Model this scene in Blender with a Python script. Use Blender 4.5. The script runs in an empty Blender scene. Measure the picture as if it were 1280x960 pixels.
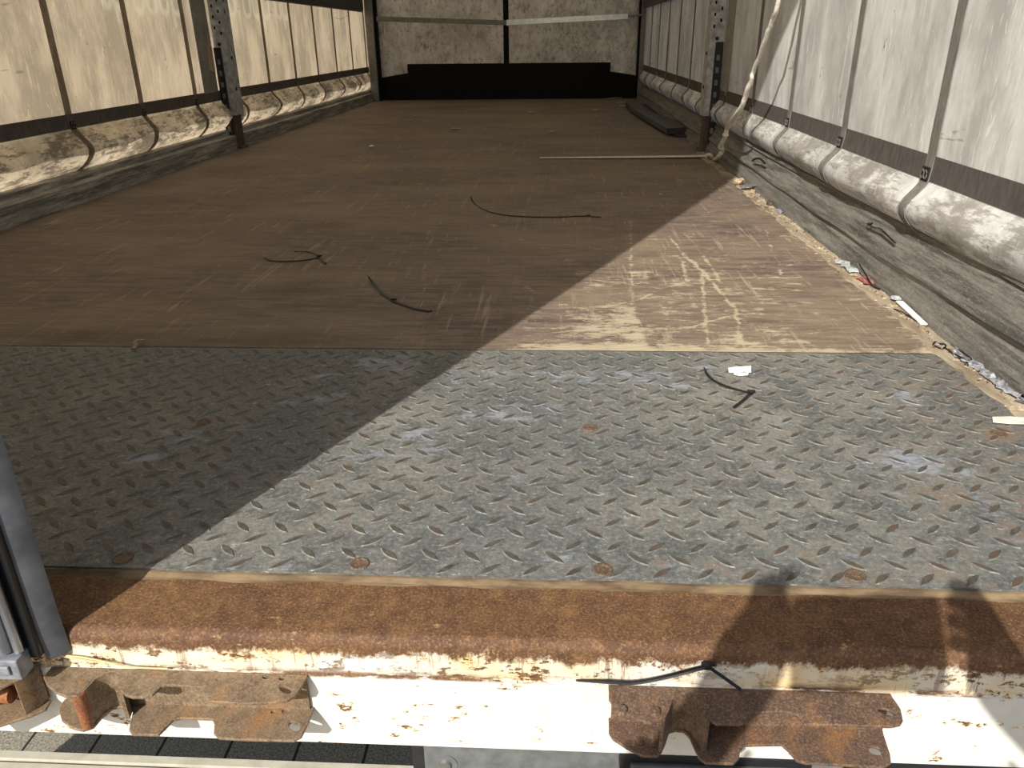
import bpy, bmesh, math, random
import numpy as np
from mathutils import Vector, Matrix
random.seed(7); rng = np.random.default_rng(7)
S = bpy.context.scene; COL = S.collection

# ------------------------------------------------------------------ camera
YAW, PITCH, ROLL, CX, CZ, FOC = -0.05773411, 0.42326467, -0.01246492, 0.48533938, 0.5295054, 961.0
def cam_axes():
    cy, sy = math.cos(YAW), math.sin(YAW)
    f = Vector((sy*math.cos(PITCH), cy*math.cos(PITCH), -math.sin(PITCH)))
    r = Vector((cy, -sy, 0)); u = r.cross(f)
    return (math.cos(ROLL)*r+math.sin(ROLL)*u, -math.sin(ROLL)*r+math.cos(ROLL)*u, f)
R_, U_, F_ = cam_axes(); C0 = Vector((CX, 0, CZ))
cd = bpy.data.cameras.new('camera'); cam = bpy.data.objects.new('camera', cd); COL.objects.link(cam)
cd.sensor_width = 36; cd.lens = FOC/1280*36; cd.clip_start = .02; cd.clip_end = 300
cam.matrix_world = Matrix(((R_.x, U_.x, -F_.x, C0.x), (R_.y, U_.y, -F_.y, C0.y), (R_.z, U_.z, -F_.z, C0.z), (0, 0, 0, 1)))
S.camera = cam
S.view_settings.view_transform = 'Standard'; S.view_settings.look = 'None'
S.view_settings.gamma = 1; S.view_settings.use_curve_mapping = False
S.view_settings.exposure = 0.0

# ------------------------------------------------------------------ daylight
SUN_DIR = Vector((.4577, 1.0, -.8199)).normalized()
sl = bpy.data.lights.new('sun', 'SUN'); sl.energy = 5.8; sl.angle = .0093; sl.color = (1, .975, .925)
so = bpy.data.objects.new('sun', sl); COL.objects.link(so)
so.rotation_euler = SUN_DIR.to_track_quat('-Z', 'Y').to_euler(); so.location = (-4, -8, 8)
w = bpy.data.worlds.new('sky'); S.world = w; w.use_nodes = True
nt = w.node_tree; nt.nodes.clear()
sk = nt.nodes.new('ShaderNodeTexSky'); sk.sky_type = 'NISHITA'; sk.sun_disc = False
sk.sun_elevation = math.radians(36.7); sk.sun_rotation = math.radians(204.6); sk.dust_density = 2.0
bg = nt.nodes.new('ShaderNodeBackground'); bg.inputs[1].default_value = .145
wo = nt.nodes.new('ShaderNodeOutputWorld')
nt.links.new(sk.outputs[0], bg.inputs[0]); nt.links.new(bg.outputs[0], wo.inputs[0])

# ------------------------------------------------------------------ pixel -> surface point of the place
def ray(px, py): return F_*FOC + R_*(px-640) - U_*(py-480)
def PZ(px, py, z=0.0): d = ray(px, py); return C0 + d*((z-C0.z)/d.z)
def PY(px, py, y): d = ray(px, py); return C0 + d*((y-C0.y)/d.y)
def PX(px, py, x): d = ray(px, py); return C0 + d*((x-C0.x)/d.x)

# ------------------------------------------------------------------ material kit
def lin(c):
    return tuple(((v/255)/12.92 if v/255 <= .04045 else ((v/255+.055)/1.055)**2.4) for v in c)+(1,)
class NT:
    def __init__(s, name):
        s.m = bpy.data.materials.new(name); s.m.use_nodes = True; s.t = s.m.node_tree; s.t.nodes.clear()
        s.out = s.new('ShaderNodeOutputMaterial'); s.tc = s.new('ShaderNodeTexCoord')
    def new(s, k): return s.t.nodes.new(k)
    def ln(s, a, b): s.t.links.new(a, b)
    def put(s, sock, v):
        if hasattr(v, 'links') or isinstance(v, bpy.types.NodeSocket): s.ln(v, sock)
        else: sock.default_value = v
    def co(s, scale=(1, 1, 1), rot=(0, 0, 0)):
        n = s.new('ShaderNodeMapping'); s.ln(s.tc.outputs['Object'], n.inputs[0])
        n.inputs['Scale'].default_value = scale; n.inputs['Rotation'].default_value = rot; return n.outputs[0]
    def noise(s, scale=5, vs=(1, 1, 1), detail=4, rough=.6, rot=(0, 0, 0), dist=0):
        n = s.new('ShaderNodeTexNoise'); s.ln(s.co(vs, rot), n.inputs['Vector'])
        n.inputs['Scale'].default_value = scale; n.inputs['Detail'].default_value = detail
        n.inputs['Roughness'].default_value = rough; n.inputs['Distortion'].default_value = dist; return n.outputs['Fac']
    def vor(s, scale=5, vs=(1, 1, 1), rand=1):
        n = s.new('ShaderNodeTexVoronoi'); s.ln(s.co(vs), n.inputs['Vector']); n.inputs['Scale'].default_value = scale
        n.inputs['Randomness'].default_value = rand
        return n.outputs['Distance']
    def rng(s, v, a, b, c=0., d=1.):
        n = s.new('ShaderNodeMapRange'); s.put(n.inputs[0], v)
        for i, q in enumerate((a, b, c, d)): n.inputs[i+1].default_value = q
        return n.outputs[0]
    def math(s, op, a, b=0.):
        n = s.new('ShaderNodeMath'); n.operation = op; s.put(n.inputs[0], a); s.put(n.inputs[1], b); return n.outputs[0]
    def mix(s, f, a, b):
        n = s.new('ShaderNodeMix'); n.data_type = 'RGBA'; s.put(n.inputs[0], f)
        s.put(n.inputs[6], lin(a) if isinstance(a, tuple) and len(a) == 3 else a)
        s.put(n.inputs[7], lin(b) if isinstance(b, tuple) and len(b) == 3 else b); return n.outputs[2]
    def attr(s, name):
        n = s.new('ShaderNodeAttribute'); n.attribute_name = name; return n.outputs['Fac']
    def xyz(s):
        n = s.new('ShaderNodeSeparateXYZ'); s.ln(s.tc.outputs['Object'], n.inputs[0]); return n.outputs
    def bump(s, h, strength=.3, dist=.002):
        n = s.new('ShaderNodeBump'); s.put(n.inputs['Height'], h); n.inputs['Strength'].default_value = strength
        n.inputs['Distance'].default_value = dist; return n.outputs[0]
    def bsdf(s, col, rough=.6, metal=0., spec=.5, normal=None):
        b = s.new('ShaderNodeBsdfPrincipled'); s.put(b.inputs['Base Color'], lin(col) if isinstance(col, tuple) and len(col) == 3 else col)
        s.put(b.inputs['Roughness'], rough); s.put(b.inputs['Metallic'], metal); b.inputs['Specular IOR Level'].default_value = spec
        if normal: s.ln(normal, b.inputs['Normal'])
        return b.outputs[0]
    def done(s, sh): s.ln(sh, s.out.inputs[0]); return s.m
def simple(name, c, c2=None, scale=30, rough=.6, metal=0., bump=.1, spec=.5, vs=(1, 1, 1)):
    n = NT(name); c2 = c2 or tuple(int(v*.8) for v in c)
    f = n.noise(scale, vs, 5); col = n.mix(n.rng(f, .35, .65), c, c2)
    return n.done(n.bsdf(col, rough, metal, spec, n.bump(n.noise(scale*4, vs, 3), bump, .001)))

def m_plywood():
    n = NT('worn_film_plywood')
    fine = n.noise(300, (.05, 1, 1), 4, .8); med = n.noise(46, (.16, 1, 1), 6, .8); big = n.noise(2.6, (.6, 1, 1), 5)
    base = n.mix(n.rng(med, .42, .58), (86, 73, 66), (128, 111, 98))
    base = n.mix(n.rng(big, .42, .62, 0, .6), base, (140, 124, 101))
    base = n.mix(n.rng(n.noise(5, (.35, 1, 1), 5, .7), .54, .68, 0, .5), base, (88, 70, 58))
    fib = n.rng(n.noise(130, (.05, 1, 1), 5, .85), .54, .61, 0, .55); base = n.mix(fib, base, (150, 134, 110))
    fib2 = n.rng(n.noise(170, (.05, 1, 1), 5, .85), .46, .39, 0, .55); base = n.mix(fib2, base, (70, 57, 48))
    wear = n.attr('wear')
    b1 = n.rng(n.noise(75, (.30, 1, 1), 8, .85), .34, .66, -.5, .5); b2 = n.rng(fine, .34, .66, -.5, .5); b3 = n.rng(n.noise(15, (.75, 1, 1), 7, .8), .36, .64, -.5, .5)
    v = n.math('ADD', wear, n.math('ADD', n.math('MULTIPLY', b1, .44), n.math('ADD', n.math('MULTIPLY', b2, .20), n.math('MULTIPLY', b3, .40))))
    m = n.rng(v, .33, .44, 0, .9)
    light = n.mix(n.rng(fine, .36, .64), (200, 186, 158), (164, 149, 123))
    col = n.mix(m, base, light)
    msk = n.rng(n.noise(3.5, (1, 1, 1), 4), .40, .60, .12, 1)
    scr = n.rng(n.noise(60, (1, .06, 1), 4, .75, (0, 0, .35), .4), .61, .65, 0, .42); col = n.mix(n.math('MULTIPLY', scr, msk), col, (182, 166, 138))
    scr = n.rng(n.noise(50, (1, .06, 1), 4, .75, (0, 0, -.7), .4), .62, .655, 0, .42); col = n.mix(n.math('MULTIPLY', scr, msk), col, (186, 170, 142))
    scr = n.rng(n.noise(45, (1, .05, 1), 4, .75, (0, 0, .05), .3), .61, .64, 0, .4); col = n.mix(n.math('MULTIPLY', scr, msk), col, (180, 164, 138))
    spk = n.rng(n.noise(200, (.5, 1, 1), 4, .85), .64, .68, 0, .6); col = n.mix(spk, col, (200, 187, 162))
    col = n.mix(n.attr('stain'), col, (72, 52, 40))
    return n.done(n.bsdf(col, n.rng(med, .3, .7, .5, .75), 0, .35, n.bump(n.math('ADD', fine, m), .4, .0012)))
def m_plate():
    n = NT('galvanised_tread_steel')
    a = n.noise(12, (1, 1, 1), 8, .75); b = n.noise(150, (1, 1, 1), 5, .8); c = n.noise(3, (1, 1, 1), 5)
    col = n.mix(n.rng(a, .42, .58), (90, 92, 89), (128, 126, 116))
    col = n.mix(n.rng(c, .42, .60, 0, .6), col, (86, 90, 92))
    col = n.mix(n.rng(b, .50, .62, 0, .5), col, (156, 153, 140)); col = n.mix(n.rng(b, .46, .37, 0, .5), col, (60, 60, 57))
    w = n.math('ADD', n.attr('white'), n.math('SUBTRACT', n.rng(n.noise(30, (.5, 1, 1), 8, .8), .36, .64), .82))
    col = n.mix(n.rng(w, -.05, .35, 0, .72), col, (158, 163, 174))
    r = n.math('ADD', n.attr('rust'), n.math('SUBTRACT', n.rng(n.noise(24, (1, 1, 1), 7, .8), .36, .64), .82))
    col = n.mix(n.rng(r, -.05, .45, 0, .62), col, (132, 108, 84))
    spk = n.rng(n.noise(120, (.6, 1, 1), 4, .85), .61, .65, 0, .6); col = n.mix(spk, col, (196, 194, 182))
    dk = n.rng(n.noise(55, (.4, 1, 1), 5, .8), .67, .72, 0, .4); col = n.mix(dk, col, (74, 67, 59))
    return n.done(n.bsdf(col, n.rng(a, .3, .7, .5, .7), .12, .4, n.bump(n.math('ADD', b, a), .45, .0012)))
def m_lens():
    n = NT('scuffed_tread_tops')
    a = n.noise(70, (1, 1, 1), 6, .75); col = n.mix(n.rng(a, .38, .62), (66, 63, 57), (98, 94, 84))
    r = n.math('ADD', n.attr('rust'), n.math('SUBTRACT', n.rng(n.noise(16, (1, 1, 1), 5, .7), .36, .64), .62))
    col = n.mix(n.rng(r, .0, .4, 0, .7), col, (96, 76, 60))
    return n.done(n.bsdf(col, .55, .15, .4, n.bump(a, .2, .001)))
def m_sill():
    n = NT('rusty_white_painted_steel'); z = n.xyz()[2]; x = n.xyz()[0]
    a = n.noise(60, (1, 1, 1), 6, .75); b = n.noise(9, (1, 1, 1), 5, .7); g = n.noise(330, (1, 1, 1), 3, .8)
    rust = n.mix(n.rng(a, .38, .62), (86, 62, 44), (122, 90, 60))
    rust = n.mix(n.rng(b, .42, .68, 0, .7), rust, (80, 55, 41))
    rust = n.mix(n.rng(g, .54, .62, 0, .5), rust, (160, 126, 84))
    rust = n.mix(n.rng(g, .46, .38, 0, .6), rust, (66, 44, 36))
    rust = n.mix(n.rng(n.noise(38, (.7, 1, 1), 5, .8), .64, .70, 0, .55), rust, (196, 166, 120))
    # nose of the sill: its pinkish highlight is put into the rust colour
    nose = n.math('MULTIPLY', n.rng(z, -.024, -.014), n.rng(z, -.0062, -.0075))
    rust = n.mix(n.math('MULTIPLY', nose, .12), rust, (118, 90, 78))
    white = n.mix(n.rng(b, .35, .65), (226, 222, 212), (208, 204, 194))
    cream = n.mix(n.rng(n.noise(30, (.8, 1, 1), 5), .35, .65), (222, 206, 170), (216, 180, 112))
    up = n.rng(z, -.0555, -.0525); white = n.mix(n.math('MULTIPLY', up, n.rng(n.noise(7, (1, 1, 1), 4), .42, .62, .05, .8)), white, cream)
    # rust amount: everywhere on top, tongues down the upper face, chips lower down
    tong = n.math('ADD', n.math('MULTIPLY', n.noise(40, (1, 1, .7), 7, .8), .65), n.math('MULTIPLY', n.noise(11, (1, 1, 1), 4), .35))
    lim = n.math('ADD', z, n.math('MULTIPLY', n.math('SUBTRACT', tong, .5), .075))
    ru = n.rng(lim, -.029, -.0225)
    ed = n.math('MULTIPLY', n.rng(z, -.0455, -.0525), n.rng(z, -.0565, -.054)); 
    ru2 = n.math('MULTIPLY', ed, n.rng(n.noise(30, (.35, 1, 2), 5, .8), .47, .56))
    chips = n.rng(n.noise(48, (.8, 1, 1.5), 5, .72), .625, .65)
    face = n.rng(z, -.018, -.024)
    xr = n.rng(n.noise(3.1, (1, 1, 1), 3), .38, .56, .25, 1)
    chips_up = n.math('MULTIPLY', n.rng(n.noise(70, (.55, 1, 1), 5, .8), .53, .57), n.math('MULTIPLY', up, n.math('MULTIPLY', face, xr)))
    ru = n.math('MAXIMUM', n.math('MAXIMUM', ru, ru2), n.math('MAXIMUM', n.math('MULTIPLY', chips, face), chips_up))
    halo = n.math('MULTIPLY', n.rng(n.noise(48, (.8, 1, 1.5), 5, .72), .57, .65, 0, .7), face)
    white = n.mix(halo, white, (218, 170, 96))
    stk = n.math('MULTIPLY', n.rng(n.noise(95, (1, 1, .07), 4, .8), .57, .62, 0, .7), n.math('MULTIPLY', up, xr))
    white = n.mix(stk, white, (128, 104, 86))
    col = n.mix(ru, white, rust)
    rough = n.rng(ru, 0, 1, .5, .72)
    return n.done(n.bsdf(col, rough, 0, .22, n.bump(n.math('ADD', n.math('MULTIPLY', ru, .6), n.math('MULTIPLY', g, .8)), .35, .0012)))
def m_rust(name='rusty_pressed_steel', c1=(142, 122, 97), c2=(104, 86, 66), c3=(152, 112, 74), pit=.4):
    n = NT(name); a = n.noise(60, (1, 1, 1), 8, .8); b = n.noise(17, (1, 1, 1), 5, .7); g = n.noise(420, (1, 1, 1), 4, .85)
    col = n.mix(n.rng(a, .38, .62), c2, c1); col = n.mix(n.rng(b, .53, .66, 0, .85), col, c3)
    col = n.mix(n.rng(g, .53, .61, 0, .5), col, (172, 150, 120)); col = n.mix(n.rng(g, .46, .38, 0, .55), col, (56, 42, 34))
    return n.done(n.bsdf(col, .62, .1, .4, n.bump(n.math('ADD', g, a), pit, .001)))
def m_curtain(name, warm, dirt, trans=.5, seed=0., vs=(1, 1, 1)):
    n = NT(name); z = n.xyz()[2]
    a = n.noise(5, (1, 1, .5), 6, .65); b = n.noise(60, (1, 1, .12), 5, .7); d = n.noise(55, (1, .28, 1.2), 9, .85)
    c2 = tuple(int(v*.82) for v in warm)
    col = n.mix(n.rng(a, .42, .60), warm, c2); col = n.mix(n.rng(b, .48, .75, 0, .45), col, tuple(int(v*.74) for v in warm))
    scr = n.rng(n.noise(42, (1, 1, .16), 4, .7, (.5, 0, 0), 1.2), .59, .64, 0, .55); col = n.mix(scr, col, tuple(min(255, int(v*1.09)) for v in warm))
    mk = n.rng(n.noise(24, (1, 1, .45), 4, .8, (.2, 0, 0)), .69, .705, 0, .75); col = n.mix(mk, col, (92, 82, 72))
    ln_ = n.rng(n.noise(20, (1, .12, 1), 3, .6, (-.25, 0, 0), .8), .675, .69, 0, .45); col = n.mix(ln_, col, (120, 108, 94))
    col = n.mix(n.math('MULTIPLY', n.attr('print'), .38), col, tuple(min(255, int(v*1.22)) for v in warm))
    low = n.rng(z, .262, .235)
    dd = n.rng(n.math('ADD', d, n.rng(n.noise(5, (1, 1, 2), 3), .3, .7, -.12, .12)), .47, .56, 0, dirt)
    col = n.mix(n.math('MULTIPLY', low, dd), col, (92, 80, 66))
    wr = n.rng(n.noise(60, (1, .12, 1.2), 4, .7, (.15, 0, 0)), .6, .66, 0, .5); col = n.mix(n.math('MULTIPLY', low, wr), col, (120, 108, 90))
    nrm = n.bump(n.math('ADD', a, n.math('MULTIPLY', b, .4)), .35, .006)
    p = n.bsdf(col, .55, 0, .35, nrm)
    t = n.new('ShaderNodeBsdfTranslucent'); n.ln(col, t.inputs[0])
    mx = n.new('ShaderNodeMixShader'); mx.inputs[0].default_value = trans; n.ln(p, mx.inputs[1]); n.ln(t.outputs[0], mx.inputs[2])
    return n.done(mx.outputs[0])
def m_backwall():
    n = NT('scuffed_white_plywood'); a = n.noise(3.5, (1, 1, .7), 7, .75); b = n.noise(30, (1, 1, .6), 7, .8)
    col = n.mix(n.rng(a, .4, .6), (242, 238, 234), (196, 190, 186)); col = n.mix(n.rng(b, .5, .62, 0, .6), col, (104, 92, 88))
    col = n.mix(n.rng(n.noise(11, (1, 1, .7), 5, .7), .62, .68, 0, .7), col, (76, 64, 62))
    return n.done(n.bsdf(col, .6, 0, .4, n.bump(b, .2, .002)))
def m_pavers():
    n = NT('concrete_pavers'); br = n.new('ShaderNodeTexBrick'); n.ln(n.co((1, 1, 1), (0, 0, 0)), br.inputs['Vector'])
    br.offset = .5; br.inputs['Scale'].default_value = 1; br.inputs['Brick Width'].default_value = .185; br.inputs['Row Height'].default_value = .19
    br.inputs['Mortar Size'].default_value = .004
    br.inputs['Mortar'].default_value = lin((45, 44, 42)); g = n.noise(170, (1, 1, 1), 4, .8)
    col = n.mix(n.rng(g, .38, .6), (178, 168, 144), (96, 92, 84)); n.ln(col, br.inputs['Color1']); n.ln(n.mix(.2, col, (130, 125, 112)), br.inputs['Color2'])
    return n.done(n.bsdf(br.outputs['Color'], .85, 0, .3, n.bump(g, .6, .003)))
def m_web(name, c, c2, tr):
    n = NT(name); col = n.mix(n.rng(n.noise(70, (1, 1, .3), 5), .35, .65), c, c2)
    p = n.bsdf(col, .7, 0, .3, n.bump(n.noise(400, (1, 1, 1), 2), .3, .001)); t = n.new('ShaderNodeBsdfTranslucent'); n.ln(col, t.inputs[0])
    mx = n.new('ShaderNodeMixShader'); mx.inputs[0].default_value = tr; n.ln(p, mx.inputs[1]); n.ln(t.outputs[0], mx.inputs[2]); return n.done(mx.outputs[0])
def m_rail(k=1., nm='scuffed_grey_side_rail'):
    n = NT(nm); a = n.noise(60, (1, .05, 1), 7, .8, (.12, 0, 0)); b = n.noise(8, (1, .5, 1.5), 6, .75); g = n.noise(260, (1, .3, 1), 4, .85)
    col = n.mix(n.rng(a, .43, .57), tuple(int(v*k) for v in (70, 68, 65)), tuple(int(v*k) for v in (132, 128, 120))); col = n.mix(n.rng(b, .42, .62, 0, .6), col, (106, 103, 97))
    col = n.mix(n.rng(g, .55, .68, 0, .5), col, (176, 170, 158)); col = n.mix(n.rng(g, .44, .34, 0, .5), col, (62, 58, 54))
    sc = n.rng(n.noise(26, (1, .1, 1), 5, .8, (.5, 0, 0), 1.), .64, .67, 0, .5); col = n.mix(sc, col, (182, 176, 166))
    return n.done(n.bsdf(col, .55, .1, .4, n.bump(n.math('ADD', a, g), .4, .0015)))
M = dict(
    ply=m_plywood(), plate=m_plate(), lens=m_lens(), sill=m_sill(), rust=m_rust(),
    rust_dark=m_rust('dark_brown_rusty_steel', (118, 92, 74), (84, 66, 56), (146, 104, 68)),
    rust_orange=m_rust('orange_rusted_roller', (158, 96, 52), (120, 74, 48), (176, 108, 56)),
    bolt=m_rust('rusty_bolt_steel', (104, 84, 68), (84, 68, 56), (120, 90, 66)),
    cur_l=m_curtain('cream_curtain_tarpaulin', (236, 214, 180), .8, .52), cur_r=m_curtain('grey_white_curtain_tarpaulin', (226, 223, 217), .55, .16),
    strap_r=m_web('grey_webbing_darkened_right', (150, 145, 138), (122, 118, 112), .3), strap=m_web('grey_webbing_lightened_left', (190, 180, 168), (164, 155, 144), .75), band=m_web('dark_grey_webbing_band', (124, 117, 111), (104, 98, 93), .45),  # one webbing twice: right darkened for direct sun, left lightened for backlight
    lath=simple('grey_ribbed_lath', (86, 84, 80), (66, 64, 60), 20, .6, .2, .2, .5, (1, 6, 1)),
    back=m_backwall(), black=simple('black_rubber_sheet', (14, 14, 15), (20, 20, 20), 20, .8, 0, .2, .2),
    rail=m_rail(), rail_l=m_rail(1.38, 'side_rail_lightened_left'),  # rail_l is the same metal, lightened to offset the weaker light there
    rail_top=simple('worn_aluminium_lip', (138, 134, 124), (112, 108, 100), 30, .45, .4, .3, .5, (1, .15, 1)),
    edge=simple('splintered_wood_edge', (176, 162, 138), (126, 110, 90), 35, .8, 0, .6, .3, (1, .2, 1)),
    galv=simple('galvanised_post_steel', (196, 196, 194), (140, 140, 139), 34, .55, .08, .3),
    darksteel=simple('dark_post_insert', (28, 28, 30), (44, 44, 46), 20, .5, .3), foot=m_rust('rusted_post_foot', (82, 66, 56), (58, 48, 44), (104, 72, 54)),
    hole=simple('hole_shadow_black', (10, 10, 10), (8, 8, 8), 10, .9, 0, 0, .1),
    alu=simple('bright_aluminium', (214, 218, 216), (188, 192, 190), 30, .3, .85, .1), alu_dull=simple('dull_aluminium', (132, 130, 124), (110, 108, 102), 30, .45, .5, .1),
    rubber=simple('worn_grey_rubber', (92, 94, 98), (66, 68, 72), 25, .38, 0, .3), gloss=simple('gloss_black_rubber', (16, 17, 20), (26, 27, 30), 30, .25, 0, .2),
    profile=simple('scratched_silver_profile', (190, 192, 198), (120, 122, 128), 60, .28, .8, .5, .5, (1, 1, .1)),
    cap=simple('grey_plastic_cap', (150, 152, 156), (112, 114, 118), 60, .5, .2, .5), door=simple('white_door_panel', (205, 206, 205), (190, 190, 188), 10, .4, 0, .1),
    tie=simple('black_nylon', (15, 15, 16), (24, 24, 25), 60, .4, 0, .1), paper=simple('white_paper', (228, 228, 224), (206, 206, 202), 60, .8, 0, .3),
    tape=simple('pale_paper_strip', (226, 222, 210), (204, 200, 186), 40, .7), plastic=simple('milky_plastic', (200, 204, 202), (140, 146, 146), 140, .35),
    film=simple('grey_plastic_film', (176, 178, 180), (96, 97, 100), 160, .4), red=simple('faded_red_mesh', (170, 80, 76), (140, 110, 100), 160, .7), chip=simple('splintered_pine', (196, 174, 142), (142, 118, 90), 60, .8, 0, .5),
    rope=simple('off_white_rope', (226, 220, 206), (190, 182, 166), 120, .8, 0, .6), board=simple('grey_aluminium_board', (88, 88, 86), (70, 70, 68), 20, .5, .4, .2, .5, (1, .2, 1)),
    pavers=m_pavers(), bumper=simple('beige_painted_bar', (196, 190, 172), (176, 170, 152), 30, .5), grey_plate=simple('galvanised_mount_plate', (128, 130, 130), (104, 106, 106), 50, .45, .3, .2),
    pvc=simple('grey_pvc_flap', (150, 145, 136), (128, 123, 115), 20, .6), gap_strip=simple('tan_sealant', (132, 112, 84), (84, 66, 48), 60, .8, 0, .5, .3, (.3, 1, 1)), straw=simple('dry_straw', (206, 190, 140), (176, 156, 108), 60, .7), roof=None,
    skin=simple('skin', (196, 150, 122), (186, 138, 110), 20, .55), shirt=simple('navy_work_shirt', (44, 52, 70), (36, 42, 58), 60, .85, 0, .3),
    trousers=simple('dark_grey_trousers', (58, 58, 60), (48, 48, 50), 60, .85, 0, .3), shoe=simple('black_shoe_leather', (24, 22, 22), (32, 30, 28), 40, .5),
    hair=simple('short_brown_hair', (58, 44, 34), (42, 32, 26), 120, .7, 0, .8), phone=simple('black_phone_glass', (12, 12, 14), (14, 14, 16), 10, .15),
    eye=simple('eye_white', (232, 230, 226), (226, 224, 220), 20, .3), iris=simple('dark_iris', (50, 36, 28), (40, 30, 24), 20, .2), lips=simple('lips', (170, 104, 92), (160, 96, 86), 20, .5))
def m_roof():
    n = NT('white_roof_tarpaulin'); col = n.mix(n.rng(n.noise(4), .35, .65), (222, 218, 206), (206, 200, 186))
    p = n.bsdf(col, .6); t = n.new('ShaderNodeBsdfTranslucent'); n.ln(col, t.inputs[0])
    mx = n.new('ShaderNodeMixShader'); mx.inputs[0].default_value = .7; n.ln(p, mx.inputs[1]); n.ln(t.outputs[0], mx.inputs[2])
    return n.done(mx.outputs[0])
M['roof'] = m_roof()

# ------------------------------------------------------------------ object kit
def link(o, parent=None, loc=(0, 0, 0)):
    COL.objects.link(o); o.location = loc
    if parent: o.parent = parent
    return o
def wloc(o):
    v = Vector(o.location)
    while o.parent: o = o.parent; v += o.location
    return v
def tag(o, label=None, cat=None, group=None, kind=None):
    for k, v in (('label', label), ('category', cat), ('group', group), ('kind', kind)):
        if v: o[k] = v
    return o
def thing(name, label, cat, loc, group=None):
    o = bpy.data.objects.new(name, None); o.empty_display_size = .05; link(o, None, loc); return tag(o, label, cat, group)
class MB:
    def __init__(s): s.v = []; s.f = []; s.mi = []
    def add(s, vs, fs, mi=0):
        b = len(s.v); s.v += [tuple(q) for q in vs]; s.f += [tuple(b+i for i in f) for f in fs]; s.mi += [mi]*len(fs); return s
    def box(s, x0, x1, y0, y1, z0, z1, mi=0):
        v = [(x, y, z) for z in (z0, z1) for y in (y0, y1) for x in (x0, x1)]
        return s.add(v, [(0, 2, 3, 1), (4, 5, 7, 6), (0, 1, 5, 4), (2, 6, 7, 3), (0, 4, 6, 2), (1, 3, 7, 5)], mi)
    def cyl(s, c, r, ax, h, n=16, mi=0, r2=None):
        c = Vector(c); ax = Vector(ax).normalized(); a = ax.orthogonal().normalized(); b = ax.cross(a); r2 = r if r2 is None else r2
        v = [c+(a*math.cos(t)+b*math.sin(t))*r for t in [2*math.pi*i/n for i in range(n)]]
        v += [c+ax*h+(a*math.cos(t)+b*math.sin(t))*r2 for t in [2*math.pi*i/n for i in range(n)]]
        return s.add(v, [tuple(range(n))[::-1], tuple(range(n, 2*n))]+[(i, (i+1) % n, n+(i+1) % n, n+i) for i in range(n)], mi)
    def tube(s, pts, r, n=8, mi=0, flat=None):
        pts = [Vector(p) for p in pts]; m = len(pts); rings = []
        for i, p in enumerate(pts):
            t = (pts[min(i+1, m-1)]-pts[max(i-1, 0)]).normalized(); up = Vector((0, 0, 1))
            if abs(t.z) > .95: up = Vector((0, 1, 0))
            a = t.cross(up).normalized(); b = a.cross(t); rr = r[i] if isinstance(r, (list, tuple)) else r
            ra, rb = (rr, rr) if flat is None else (rr, rr*flat)
            rings.append([p+a*math.cos(q)*ra+b*math.sin(q)*rb for q in [2*math.pi*k/n for k in range(n)]])
        v = [q for g in rings for q in g]; f = [tuple(range(n))[::-1], tuple(range((m-1)*n, m*n))]
        for i in range(m-1):
            for k in range(n): f.append((i*n+k, i*n+(k+1) % n, (i+1)*n+(k+1) % n, (i+1)*n+k))
        return s.add(v, f, mi)
    def extr(s, prof, x0, x1, axis='x', closed=True, mi=0, n=1, wob=None):
        m = len(prof); v = []
        for i in range(n+1):
            t = x0+(x1-x0)*i/n
            for k, (a, b) in enumerate(prof):
                if wob: a, b = wob(k, t, a, b)
                v.append((t, a, b) if axis == 'x' else (a, t, b))
        f = []
        for i in range(n):
            for k in range(m if closed else m-1):
                f.append((i*m+k, i*m+(k+1) % m, (i+1)*m+(k+1) % m, (i+1)*m+k))
        if closed: f += [tuple(range(m)), tuple(range(n*m, n*m+m))[::-1]]
        return s.add(v, f, mi)
    def build(s, name, mats, parent=None, loc=None, smooth=False, bevel=0, recalc=True, auto=None):
        o0 = wloc(parent) if parent else Vector(loc or (0, 0, 0))
        me = bpy.data.meshes.new(name); me.from_pydata([tuple(Vector(q)-o0) for q in s.v], [], s.f)
        mats = mats if isinstance(mats, (list, tuple)) else [mats]
        for m in mats: me.materials.append(m)
        if len(mats) > 1: me.polygons.foreach_set('material_index', s.mi)
        if recalc:
            bm = bmesh.new(); bm.from_mesh(me); bmesh.ops.recalc_face_normals(bm, faces=bm.faces); bm.to_mesh(me); bm.free()
        o = bpy.data.objects.new(name, me)
        link(o, parent, (0, 0, 0) if parent else o0)
        if bevel:
            b = o.modifiers.new('bevel', 'BEVEL'); b.width = bevel; b.segments = 2; b.limit_method = 'ANGLE'; b.angle_limit = .6
        if smooth or auto:
            for p in me.polygons: p.use_smooth = True
            if auto:
                bm = bmesh.new(); bm.from_mesh(me)
                for e in bm.edges:
                    if len(e.link_faces) == 2 and e.calc_face_angle(0) > auto: e.smooth = False
                bm.to_mesh(me); bm.free()
        return o
def box_obj(name, mat, parent, *a, bevel=0): return MB().box(*a).build(name, mat, parent, bevel=bevel)
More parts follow.
